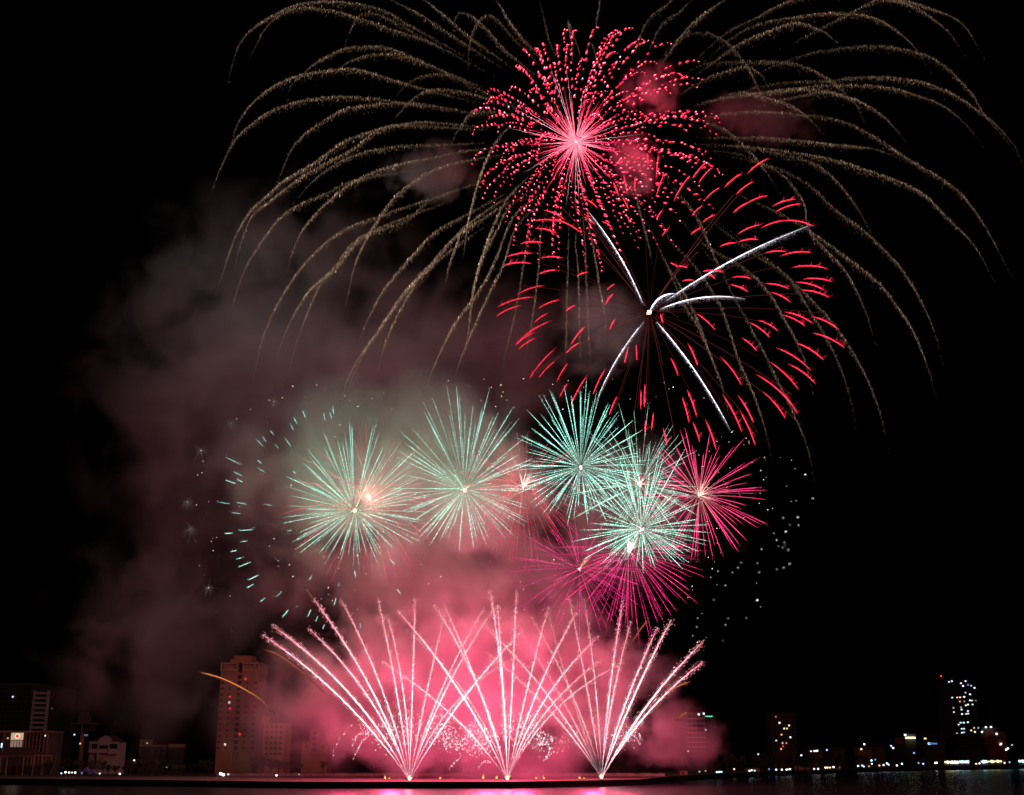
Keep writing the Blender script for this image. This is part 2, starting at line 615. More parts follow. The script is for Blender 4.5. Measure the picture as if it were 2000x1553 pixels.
def small_blocks():
    f = Facade('flat_roofed_shed', 'long low shed with a reddish parapet, roof plant on its left end', 'building', 270, 346, 1458, 620, 16, 1470)
    f.S().box(f.x(272), f.x(322), f.Y, f.Y + f.d, GZ, f.z(1458)).box(f.x(326), f.x(346), f.Y + 2, f.Y + f.d, GZ, f.z(1454)).build('wall', M['dark'], f.t)
    f.S().box(f.x(271), f.x(322), f.Y - .3, f.Y + f.d, f.z(1458), f.z(1455)).box(f.x(326), f.x(347), f.Y + 1.7, f.Y + f.d, f.z(1460), f.z(1453)).build('parapet', M['ochre'], f.t)
    s = f.S()
    for a, b in ((269, 273), (277, 281), (285, 289)):
        s.box(f.x(a), f.x(b), f.Y + 3, f.Y + 7, f.z(1455), f.z(1447))
    s.box(f.x(268), f.x(290), f.Y + 2.8, f.Y + 7.2, f.z(1447), f.z(1445))
    s.build('roof_frame', M['ochre'], f.t)
    f.windows(M['glass'], (280, 292, 304, 316), (1466,), 1.6, 1.4)
    f.lit(286, 1451.5, 'yellow', .8, .6, .6)

    f = Facade('apartment_block', 'reddish mid-rise block half lost in pink smoke beside the tall pink tower', 'building', 512, 562, 1412, 610, 20, 1440)
    f.S().box(f.x(514), f.x(556), f.Y, f.Y + f.d, GZ, f.z(1412)).build('wall', M['pink'], f.t)
    f.S().box(f.x(507), f.x(519), f.Y + 2, f.Y + 9, f.z(1412) + .01, f.z(1398)).build('stair_house', M['pink'], f.t)
    f.S().box(f.x(518), f.x(549), f.Y - 5, f.Y - .01, f.z(1492), f.z(1484)).box(f.x(520), f.x(547), f.Y - 4.6, f.Y - .02, GZ, f.z(1492)).build('porch', M['ochre'], f.t)
    f.windows(M['glass'], (521, 530, 539, 548), [1420 + 10.5 * i for i in range(6)], 1.4, 1.3, frame=M['frame'])

    f = Facade('stepped_block', 'faint building behind pink smoke with a pale framed window bay', 'building', 590, 640, 1424, 660, 18, 1450)
    f.S().box(f.x(590), f.x(640), f.Y, f.Y + f.d, GZ, f.z(1448)).box(f.x(604), f.x(624), f.Y + .2, f.Y + f.d, f.z(1448), f.z(1424)).build('wall', M['pink'], f.t)
    for a in (606, 620):
        f.S().box(f.x(a), f.x(a + 2), f.Y - .5, f.Y + .1, f.z(1470), f.z(1428)).build('mullion', M['frame'], f.t)
    f.windows(M['glass'], (614,), (1432, 1443, 1454, 1464), 2.2, 1.7, frame=M['frame'])
    f.windows(M['glass'], (598, 631), (1458,), 1.4, 1.4)


small_blocks()


# ------------------------------------------------------------------ right bank
def right_blocks():
    f = Facade('hotel_block', 'block half hidden in pink smoke with green lights along its dark wing', 'building', 1340, 1401, 1391, 760, 24, 1430)
    f.S().box(f.x(1342), f.x(1378), f.Y, f.Y + f.d, GZ, f.z(1391)).build('wall', M['grey'], f.t)
    f.S().box(f.x(1378), f.x(1400), f.Y + 2, f.Y + f.d, GZ, f.z(1397)).build('wing_wall', M['dark'], f.t)
    for i in range(7):
        f.S().box(f.x(1342), f.x(1378), f.Y - .3, f.Y + .1, f.z(1404.5 + 9.2 * i), f.z(1402.6 + 9.2 * i)).build('floor_band', M['white'], f.t)
    f.windows(M['glass'], (1348, 1356, 1364, 1372), [1400 + 9.2 * i for i in range(7)], 1.5, 1.6)
    for px in (1378, 1383, 1387.5, 1392):
        X = f.x(px); f.S().box(X - .5, X + .5, f.Y + 1.4, f.Y + 1.9, f.z(1400), f.z(1398)).build('lit_window', LM('green', 1.1), f.t)
    f.lit(1378.5, 1425.5, 'blue', 1.4, .9, .9)
    f.lit(1366, 1395.5, 'white', 2.2, 1.0, 1.0)
    f.lit(1376, 1394, 'cool', 2.2, 1.0, 1.0)

    f = Facade('slab_tower', 'dim lone tower with a few scattered warm lit windows', 'building', 1508, 1555, 1394, 1000, 26, 1430)
    f.S().box(f.x(1508), f.x(1555), f.Y, f.Y + f.d, GZ, f.z(1394)).build('wall', mat('brown_render', (0.16, .11, .08), .9), f.t)
    f.S().box(f.x(1507), f.x(1556), f.Y - .5, f.Y + f.d + .5, f.z(1394), f.z(1392.6)).build('roof', M['dark'], f.t)
    f.windows(M['glass'], [1513 + 6.2 * i for i in range(7)], [1400 + 6.4 * i for i in range(11)], 1.5, 1.5)
    for px, py, c, e in ((1523.5, 1412, 'white', 2.5), (1542, 1417, 'yellow', 2.2), (1532, 1423, 'yellow', 2), (1537.5, 1423, 'yellow', 1.2), (1526, 1435, 'orange', 1.5),
                         (1543, 1440, 'cool', 3), (1515, 1446.5, 'cool', 1.2), (1527, 1451.5, 'orange', 1.4), (1534.5, 1451.5, 'orange', .8), (1528, 1457.5, 'red', 1.4), (1523.5, 1463, 'orange', 1.5), (1517, 1400, 'orange', .5)):
        f.lit(px, py, c, e * .8, 1.2, 1.2)

    f = Facade('high_rise', 'dark high-rise dotted with many cold white lit windows, red beacons on its roof', 'building', 1852, 1912, 1324, 1260, 30, 1400)
    f.S().box(f.x(1852), f.x(1912), f.Y, f.Y + f.d, GZ, f.z(1327)).build('wall', M['grey'], f.t)
    f.S().box(f.x(1853), f.x(1884), f.Y + 3, f.Y + 18, f.z(1327), f.z(1322)).box(f.x(1851.5), f.x(1912.5), f.Y - .3, f.Y + f.d + .3, f.z(1329), f.z(1327.4)).build('roof', M['dark'], f.t)
    for i in range(21):
        f.S().box(f.x(1853.5), f.x(1910.5), f.Y - .15, f.Y + .1, f.z(1334.4 + 6.4 * i), f.z(1331.4 + 6.4 * i)).build('window_band', M['glass'], f.t)
    for x, y in ((1015, 122), (1062, 143)):
        X = f.x(1852 + (x - 1040) * .15); Z = f.z(1300 + y / 6.1375)
        b = f.S().box(X - .15, X + .15, f.Y + 4, f.Y + 4.3, f.z(1322), Z).build('beacon', M['metal'], f.t)
        f.S().ball((X, f.Y + 4.1, Z), .75).build('beacon_lamp', LM('red', 3.0), b)
    wins = [(1070, 197, 'cool', .8), (1105, 187, 'cool', 1), (1215, 212, 'white', .8), (1240, 245, 'white', 1.4), (1270, 187, 'cool', 1), (1300, 232, 'blue', .5), (1338, 242, 'cool', .5),
            (1380, 268, 'cyan', 1.3), (1270, 325, 'cool', .5), (1325, 345, 'white', 1), (1110, 385, 'cool', .8), (1170, 383, 'orange', 1), (1205, 380, 'orange', 1.2), (1255, 375, 'cool', 1.6),
            (1325, 418, 'cool', 1.2), (1348, 420, 'white', .6), (1400, 420, 'green', .15), (1203, 432, 'orange', .6), (1255, 430, 'orange', .3), (1275, 478, 'yellow', 1.2), (1300, 468, 'white', 1),
            (1355, 467, 'cool', .8), (1125, 508, 'orange', .5), (1218, 500, 'cool', .3), (1223, 527, 'cool', 1.1), (1132, 558, 'cool', .7), (1300, 545, 'cool', 1), (1230, 582, 'white', 1),
            (1280, 580, 'cool', .8), (1303, 575, 'cool', .9), (1190, 708, 'cool', .8), (1213, 685, 'cyan', 1), (1250, 685, 'cyan', 1.3), (1300, 680, 'cool', 1.3), (1228, 758, 'cool', .9),
            (1255, 757, 'cool', .8), (1230, 805, 'cool', 1), (1255, 800, 'blue', 1), (1340, 778, 'white', .8), (1375, 748, 'orange', .7), (1385, 795, 'yellow', 1.3), (1425, 748, 'cool', .4), (1170, 810, 'cool', .3)]
    for x, y, c, e in wins:
        px = 1680 + x / 6.1375; py = 1300 + y / 6.1375
        px += (1400 - py) * .105                              # the camera looks up: undo the convergence of the tower
        f.lit(min(1909, max(1855, px - 1.5)), py, c, e * 1.7, 1.6, 1.25)

    f = Facade('stepped_flats', 'small stepped block right of the dark high-rise with lamps on its roof', 'building', 1925, 1966, 1420, 1280, 22, 1445)
    f.S().box(f.x(1930), f.x(1948), f.Y, f.Y + f.d, GZ, f.z(1436)).box(f.x(1948), f.x(1966), f.Y + 1, f.Y + f.d, GZ, f.z(1429)).box(f.x(1925), f.x(1955), f.Y + 8, f.Y + f.d + 10, GZ, f.z(1420)).build('wall', M['pink'], f.t)
    f.windows(M['glass'], (1934, 1939, 1944, 1953, 1959), (1441, 1448, 1455), 1.6, 1.5)
    for px, py, c, e in ((1928, 1420.5, 'cool', 2), (1938, 1420, 'cool', 2.4), (1919.5, 1429.5, 'cool', 2.2), (1947.5, 1433.5, 'cool', 2.6), (1954, 1453, 'white', 1.8)):
        f.lit(px, py, c, e, 2.0, 1.6)

    f = Facade('stadium_shed', 'broad low shed with a bright strip of yellow light over its front', 'building', 1738, 1792, 1440, 1180, 30, 1455)
    f.S().box(f.x(1738), f.x(1768), f.Y, f.Y + f.d, GZ, f.z(1440)).box(f.x(1768), f.x(1792), f.Y + 2, f.Y + f.d, GZ, f.z(1433)).build('wall', M['dark'], f.t)
    f.S().box(f.x(1749), f.x(1767), f.Y - .4, f.Y + .1, f.z(1453), f.z(1440.5)).build('front_board', mat('red_board', (.5, .2, .17), .8), f.t)
    f.S().box(f.x(1771), f.x(1789), f.Y - .4, f.Y + 1.9, f.z(1442.4), f.z(1439.6)).build('light_strip', emit('lit_strip', (1, .9, .5), 3.6), f.t)
    f.lit(1769.5, 1435.5, 'cool', 3, 2, 1.6)

    f = Facade('glazed_block', 'low bluish block with a band of blue glass left of the high-rise', 'building', 1805, 1847, 1433, 1200, 26, 1450)
    f.S().box(f.x(1805), f.x(1846), f.Y, f.Y + f.d, GZ, f.z(1433)).build('wall', M['grey'], f.t)
    for i in range(4):
        f.S().box(f.x(1806), f.x(1845), f.Y - .2, f.Y + .1, f.z(1439.5 + 5.6 * i), f.z(1436 + 5.6 * i)).build('window_band', M['glass'], f.t)
    f.S().box(f.x(1813), f.x(1830), f.Y - .5, f.Y - .21, f.z(1454), f.z(1451)).build('lit_sign', emit('lit_blue_sign', (.2, .4, 1), .5), f.t)
    f.lit(1814.5, 1452.5, 'cool', 2.0, 2.4, 2)
    f.lit(1807.5, 1442.5, 'orange', 2.4, 2.2, 1.4)

    rows = [(1566, 1580, 1456, 'terrace_house', 'small dark house with a stub tower behind lamps, right of the lone tower'),
            (1580, 1606, 1462, 'terrace_house', 'low reddish house below a blue lamp on the far bank'),
            (1622, 1650, 1459, 'terrace_house', 'low dim house with a flat roof midway along the far bank'),
            (1676, 1703, 1457, 'terrace_house', 'low orange lit house beside a white lamp on the far bank'),
            (1708, 1728, 1451, 'terrace_house', 'small pinkish house left of the shed with the yellow light strip'),
            (1476, 1508, 1469, 'terrace_house', 'low dark house left of the lone tower')]
    for a, b, t, nm, lb in rows:
        f = Facade(nm, lb, 'house', a, b, t, 1050, 14, 1465, 'houses along the far bank')
        f.S().box(f.x(a), f.x(b), f.Y, f.Y + f.d, GZ, f.z(t + 2)).build('wall', M['ochre' if a in (1676, 1580) else 'grey'], f.t)
        f.S().hip(f.x(a - 1), f.x(b + 1), f.Y - .5, f.Y + f.d + .5, f.z(t + 2), f.z(t), 2).build('roof', M['roof'], f.t)
        f.windows(M['glass'], [a + (b - a) * k for k in (.2, .5, .8)], (t + 6,), 1.6, 1.4)


right_blocks()


# ------------------------------------------------------------------ trees
def tree_meshes(seed, h, spread):
    r = random.Random(seed)
    tr = Solid((0, 0, 0))
    tr.cyl((0, 0, 0), (.15, .1, h * .45), .28, .18, 7)
    lobes = []
    for i in range(8):
        a = r.uniform(0, 6.28); e = r.uniform(.2, 1) * spread
        p = (math.cos(a) * e, math.sin(a) * e, h * r.uniform(.5, .88))
        tr.cyl((.15, .1, h * .4), p, .12, .04, 5)
        lobes.append((p, r.uniform(.28, .5) * spread))
    v, f = [], []
    for p, rad in lobes:
        for _ in range(110):
            d = Vector((r.gauss(0, 1), r.gauss(0, 1), r.gauss(0, .75))).normalized() * rad * r.uniform(.35, 1.12)
            c = Vector(p) + d
            n = Vector((r.gauss(0, 1), r.gauss(0, 1), r.gauss(0, 1))).normalized()
            a = n.orthogonal().normalized(); b = n.cross(a)
            s = r.uniform(.16, .34)
            k = len(v)
            v += [tuple(c + a * s), tuple(c + b * s * .6), tuple(c - a * s), tuple(c - b * s * .6)]
            f.append((k, k + 1, k + 2, k + 3))
    return tr, v, f


PROTO = []
for k, (h, sp) in enumerate(((7.5, 3.0), (6.2, 2.6), (9.0, 3.2))):
    tr, v, f = tree_meshes(k + 3, h, sp)
    me = bpy.data.meshes.new('crown'); me.from_pydata(v, [], f); me.materials.append(M['leaf'])
    mt = bpy.data.meshes.new('trunk'); mt.from_pydata(tr.v, [], tr.f); mt.materials.append(M['bark'])
    PROTO.append((mt, me))


def tree(px, Y, label, group, k=None, s=1.0):
    k = random.randrange(3) if k is None else k
    Y = Y * 1.117 if Y < 700 else Y
    X = P(px, 1475, Y)[0]
    t = thing('tree', label, 'tree', (X, Y, GZ), group)
    t.rotation_euler[2] = random.uniform(0, 6.28)
    t.scale = (s, s, s)
    link('trunk', PROTO[k][0], None, t)
    link('crown', PROTO[k][1], None, t)


for i in range(24):
    tree(90 + i * 14 + random.uniform(-5, 5), 560 + random.uniform(-15, 25), 'dark leafy tree in the row behind the left promenade', 'trees behind the left promenade', s=random.uniform(.7, 1.0))
for i in range(6):
    tree(497 + i * 17 + random.uniform(-4, 4), 575 + random.uniform(-8, 8), 'black tree in the clump at the foot of the reddish mid-rise block', 'trees below the mid-rise block', s=random.uniform(.9, 1.15))
for i in range(14):
    tree(640 + i * 52 + random.uniform(-15, 15), 640 + random.uniform(-15, 15), 'dark tree in the hazy row behind the launch site', 'trees behind the launch site', s=random.uniform(.8, 1.1))
for i in range(34):
    px = 1400 + i * 18 + random.uniform(-6, 6)
    tree(px, bank_y(px) + random.uniform(25, 45), 'dark tree in the long row along the right far bank', 'trees along the right far bank', s=random.uniform(.9, 1.3))


# ------------------------------------------------------------------ lamps, kiosks and other small things on the bank
ORD = 'first second third fourth fifth sixth seventh eighth ninth tenth eleventh twelfth thirteenth fourteenth fifteenth sixteenth seventeenth eighteenth nineteenth twentieth'.split()


def ordinal(n):
    if n <= 20: return ORD[n - 1]
    tens = {2: 'twenty', 3: 'thirty', 4: 'forty', 5: 'fifty'}[n // 10]
    return {20: 'twentieth', 30: 'thirtieth', 40: 'fortieth', 50: 'fiftieth'}.get(n) or tens + '-' + ORD[n % 10 - 1]


CN = dict(white='white', cool='cold white', blue='blue', cyan='cyan white', yellow='yellow', orange='orange', pinkish='pink', red='red', green='green')


def street_lamp(px, py, color, e, Y, label, group, size=.75):
    p = P(px, py, Y)
    z = max(p[2], GZ + 1.2)
    t = thing('street_lamp', label, 'lamp', (p[0], Y, GZ), group)
    s = Solid(t.location)
    s.cyl((p[0], Y + .3, GZ), (p[0], Y + .3, z + .3), .12, .07, 6)
    s.cyl((p[0], Y + .3, z + .25), (p[0], Y, z + .32), .06, .06, 6)
    s.cyl((p[0], Y + .3, GZ), (p[0], Y + .3, GZ + .4), .25, .2, 8)
    s.build('lamp_post', M['metal'], t)
    Solid(t.location).ball((p[0], Y, z - size * .7), size).build('lamp_globe', LM(color, e), t)
    m = Solid(t.location).cyl((p[0], Y, z), (p[0], Y, z + .3), size * .9, .1, 8).build('lamp_cap', M['metal'], t)


left_l = [(120, 1509, 'cool', 1.5), (128, 1507, 'white', 4), (135, 1507.5, 'white', 2.4), (141, 1507.5, 'cool', 1.4), (147, 1507.5, 'white', 3), (160, 1508.5, 'blue', .5), (195, 1509.5, 'white', 1.0),
          (234, 1510, 'white', 3.5), (262, 1484, 'cool', 4), (326, 1498, 'white', .5), (431, 1509, 'yellow', 6), (436, 1511, 'white', 6), (446, 1511, 'white', 1.4), (540, 1513, 'white', 3.5), (584, 1511, 'cool', .4)]
left_l.sort()
for i, (px, py, c, e) in enumerate(left_l):
    Y = 580 if py > 1500 else 625
    street_lamp(px, py, c, e, Y, '%s lamp on the left promenade, %s from the left' % (CN[c], ordinal(i + 1)), 'lamps on the left promenade', .42 if e < 5 else .62)

z4 = [(500, 690, 'cool', 3), (525, 690, 'cool', 4), (545, 685, 'cyan', 3), (670, 655, 'pinkish', 3), (820, 675, 'cool', 5), (840, 665, 'cyan', 3), (870, 685, 'white', 1.5), (1010, 655, 'blue', .8),
      (1080, 660, 'cool', 4), (1135, 660, 'white', 3), (1180, 660, 'white', 3), (1195, 658, 'cyan', 2), (1215, 655, 'cool', 4), (1450, 660, 'blue', 4), (1452, 655, 'cool', 2), (1490, 655, 'cool', 4),
      (1560, 640, 'yellow', 4), (1580, 640, 'yellow', 3), (1605, 640, 'yellow', 2), (1640, 635, 'white', 5), (1880, 625, 'white', 3), (1920, 620, 'cyan', 2), (1935, 630, 'blue', 3), (1700, 640, 'orange', .4),
      (330, 680, 'white', .6), (390, 672, 'pinkish', .6)]
z3 = [(135, 1130, 'cyan', 4), (180, 1120, 'blue', .8), (140, 1170, 'cool', 2), (105, 1200, 'orange', 1), (230, 1190, 'orange', 2.5), (280, 1185, 'white', 3), (320, 1165, 'cyan', 4), (340, 1180, 'blue', 4),
      (440, 1190, 'white', 3), (500, 1170, 'cyan', 4), (700, 1160, 'white', .6), (755, 1170, 'blue', 3), (900, 1160, 'yellow', 7), (915, 1158, 'white', 6), (1390, 1170, 'orange', 3), (1430, 1165, 'cool', 3),
      (1730, 1158, 'blue', 4), (1790, 1150, 'cyan', .8)]
pts = [(1300 + x / 5.0, 1370 + y / 5.0, c, e) for x, y, c, e in z4] + [(1680 + x / 6.1375, 1300 + y / 6.1375, c, e) for x, y, c, e in z3]
pts.sort()
for i, (px, py, c, e) in enumerate(pts):
    Y = bank_y(px) + 6
    street_lamp(px, py, c, e, Y, '%s waterside lamp on the right bank, %s from the left' % (CN[c], ordinal(i + 1)), 'waterside lamps on the right bank', .58 * Y / 900)
z4 = [(905, 510, 'white', 1.5), (1325, 520, 'cool', 3), (1420, 480, 'white', 1.5), (1455, 478, 'white', 4), (1480, 475, 'white', 4), (1575, 468, 'blue', 2.5), (1940, 412, 'white', 4), (1910, 460, 'yellow', 2.5), (220, 480, 'white', .8)]
z3 = [(15, 995, 'yellow', 2), (370, 955, 'blue', 3), (395, 980, 'white', 4), (645, 1040, 'blue', 1.6), (1750, 1000, 'cyan', 6), (1770, 985, 'cool', 4), (1680, 940, 'white', 1.5), (1820, 945, 'cyan', .8)]
pts = [(1300 + x / 5.0, 1370 + y / 5.0, c, e) for x, y, c, e in z4] + [(1680 + x / 6.1375, 1300 + y / 6.1375, c, e) for x, y, c, e in z3]
pts.sort()
for i, (px, py, c, e) in enumerate(pts):
    Y = bank_y(px) + 52
    street_lamp(px, py, c, e, Y, '%s tall mast lamp above the right bank trees, %s from the left' % (CN[c], ordinal(i + 1)), 'mast lamps above the right bank trees', .6 * Y / 900)


def kiosk(px0, px1, py, color, e, label):
    pxm = (px0 + px1) / 2
    Y = bank_y(pxm) + 9
    x0, x1 = P(px0, 1475, Y)[0], P(px1, 1475, Y)[0]
    zc = P(pxm, py, Y)[2]
    t = thing('promenade_kiosk', label, 'kiosk', ((x0 + x1) / 2, Y, GZ), 'lit kiosks on the right promenade')
    Solid(t.location).box(x0, x1, Y, Y + .3, GZ, GZ + .9).build('counter', M['dark'], t)
    Solid(t.location).box(x0, x1, Y + 2.4, Y + 2.6, GZ, zc + 1.4).build('back_wall', M['grey'], t)
    for x in (x0, x1 - .2):
        Solid(t.location).box(x, x + .2, Y - .25, Y - .05, GZ, zc + 1.4).build('post', M['metal'], t)
    zz = zc + 1.4
    Solid(t.location).prism([(x0 - .4, zz + .003), (x1 + .4, zz + .003), (x1, zz + .7), (x0, zz + .7)], Y - .8, Y + 3).build('roof', M['grey'], t)
    n = max(2, int((x1 - x0) / 1.3))
    r = random.Random(int(px0))
    for i in range(n):
        a = x0 + (x1 - x0) * (i + .12) / n; b = x0 + (x1 - x0) * (i + .88) / n
        hh = r.uniform(.5, 1.2)
        Solid(t.location).box(a, b, Y + 1.6, Y + 1.8, zc - hh, zc + hh * .9).build('lit_panel', LM(color, e * (1.0 if r.random() < .6 else .55)), t)


KI = [(1845, 1853, 1488.6, 'yellow', 6, 'lit kiosk with yellow panels, leftmost of the bright promenade row'),
      (1853.5, 1862, 1488.8, 'white', 7, 'brightest white lit kiosk next to the yellow leftmost one'),
      (1862.5, 1872, 1488.8, 'white', 6, 'white lit kiosk in the middle of the left promenade row'),
      (1873, 1882, 1488.0, 'cyan', 5, 'cyan white lit kiosk in the bright promenade row'),
      (1883, 1893, 1488.0, 'cool', 4, 'cold white lit kiosk at the right end of the first row'),
      (1916, 1931, 1487.6, 'cyan', 6, 'wide cyan lit kiosk below the stepped flats'),
      (1932, 1943, 1487.3, 'yellow', 4, 'yellow lit kiosk right of the wide cyan one'),
      (1944, 1957, 1487.0, 'yellow', 4.5, 'yellow lit kiosk at the right end of the second row'),
      (1989.5, 2002, 1486.6, 'cyan', 5, 'cyan lit kiosk cut by the right picture edge')]
for k in KI:
    kiosk(*k)


def tent(px0, px1, pyt, Y, m, label):
    x0, x1 = P(px0, 1475, Y)[0], P(px1, 1475, Y)[0]
    zt = P(1000, pyt, Y)[2]
    t = thing('market_tent', label, 'tent', ((x0 + x1) / 2, Y, GZ), None)
    zb = GZ + (zt - GZ) * .55
    Solid(t.location).prism([(x0, zb), (x1, zb), ((x0 + x1) / 2, zt)], Y, Y + 3.5).build('canopy', m, t)
    for x in (x0, x1 - .1):
        for y in (Y, Y + 3.4):
            Solid(t.location).box(x, x + .1, y, y + .1, GZ, zb - .002).build('pole', M['metal'], t)


tent(163, 176, 1499, 592, M['blue'], 'blue pointed market tent on the left promenade')
tent(176, 188, 1503, 594, M['blue'], 'smaller blue tent right of the pointed blue one')


def shed(px0, px1, pyt, label, m, Y):
    x0, x1 = P(px0, 1475, Y)[0], P(px1, 1475, Y)[0]
    zt = P(1000, pyt, Y)[2]
    t = thing('quayside_hut', label, 'hut', ((x0 + x1) / 2, Y, GZ), 'huts on the quay')
    Solid(t.location).box(x0, x1, Y, Y + 3, GZ, zt).build('wall', m, t)
    Solid(t.location).box(x0 - .3, x1 + .3, Y - .3, Y + 3.3, zt + .003, zt + .25).build('roof', M['grey'], t)
    Solid(t.location).box(x0 + (x1 - x0) * .3, x0 + (x1 - x0) * .5, Y - .04, Y + .02, GZ + .02, GZ + (zt - GZ) * .8).build('door', M['dark'], t)


def on_quay(px, back=12): return bank_y(px) + back


shed(1327, 1342, 1506, 'small reddish hut on the quay just right of the smoke', M['ochre'], on_quay(1334, 25))
shed(1456, 1482, 1500.5, 'low hut with a red roof edge beside blue-white lamps', M['ochre'], on_quay(1468, 20))
shed(1550, 1566, 1497, 'dark hut with a reddish gable on the right quay', M['ochre'], on_quay(1557, 16))
shed(1566, 1581, 1499, 'pinkish hut next to the dark gabled hut', M['pink'], on_quay(1572, 16))
shed(1615, 1639, 1500, 'low reddish hut under the yellow waterside lamps', M['ochre'], on_quay(1627, 14))


def board_fence():
    """long site fence behind the mortars, lit red by the comets"""
    t = thing('site_fence', 'long low boarded fence lit red behind the firework launch row', 'fence', (P(640, 1475, 610)[0], 610, GZ))
    x = P(425, 1475, 610)[0]; xe = P(1290, 1475, 610)[0]
    k = 0
    pan = Solid(t.location)
    while x < xe:
        w = 3.0
        hgt = 1.5 + .25 * math.sin(k * 1.7) * (k % 3 == 0)
        pan.box(x + .05, x + w - .05, 610, 610.08, GZ + .05, GZ + hgt)
        Solid(t.location).box(x - .05, x + .045, 609.95, 610.12, GZ, GZ + 1.75).build('post', M['metal'], t)
        x += w; k += 1
    pan.build('boards', M['hoard'], t)


board_fence()

# ================================================================== FIREWORKS
UP = np.array([0, 0, 1.0])


def catmull(pts, n):
    """smooth curve through 2-D or 3-D points, n samples evenly spread"""
    p = np.asarray(pts, float)
    if len(p) == 2:
        t = np.linspace(0, 1, n)[:, None]
        return p[0] * (1 - t) + p[1] * t
    q = np.concatenate([[2 * p[0] - p[1]], p, [2 * p[-1] - p[-2]]])
    out = []
    for i in range(1, len(q) - 2):
        t = np.linspace(0, 1, 24, endpoint=False)[:, None]
        a, b, c, d = q[i - 1], q[i], q[i + 1], q[i + 2]
        out.append(.5 * (2 * b + (c - a) * t + (2 * a - 5 * b + 4 * c - d) * t * t + (3 * b - a - 3 * c + d) * t ** 3))
    out.append(q[-2][None])
    o = np.concatenate(out)
    s = np.concatenate([[0], np.cumsum(np.linalg.norm(np.diff(o, axis=0), axis=1))])
    u = np.linspace(0, s[-1], n)
    return np.stack([np.interp(u, s, o[:, k]) for k in range(o.shape[1])], 1)


def quad3(a, m, b, n):
    """parabola through three points"""
    a, m, b = (np.asarray(v, float) for v in (a, m, b))
    u = np.linalg.norm(m - a) / (np.linalg.norm(m - a) + np.linalg.norm(b - m))
    c = (m - (1 - u) ** 2 * a - u * u * b) / (2 * u * (1 - u))
    t = np.linspace(0, 1, n)[:, None]
    return (1 - t) ** 2 * a + 2 * t * (1 - t) * c + t * t * b


def fib(n, jitter=.3):
    i = np.arange(n) + .5
    z = 1 - 2 * i / n
    ph = i * 2.399963 + RNG.uniform(0, 6.28)
    r = np.sqrt(1 - z * z)
    d = np.stack([r * np.cos(ph), r * np.sin(ph), z], 1) + RNG.normal(0, jitter * 1.6 / math.sqrt(n), (n, 3))
    return d / np.linalg.norm(d, axis=1, keepdims=True)


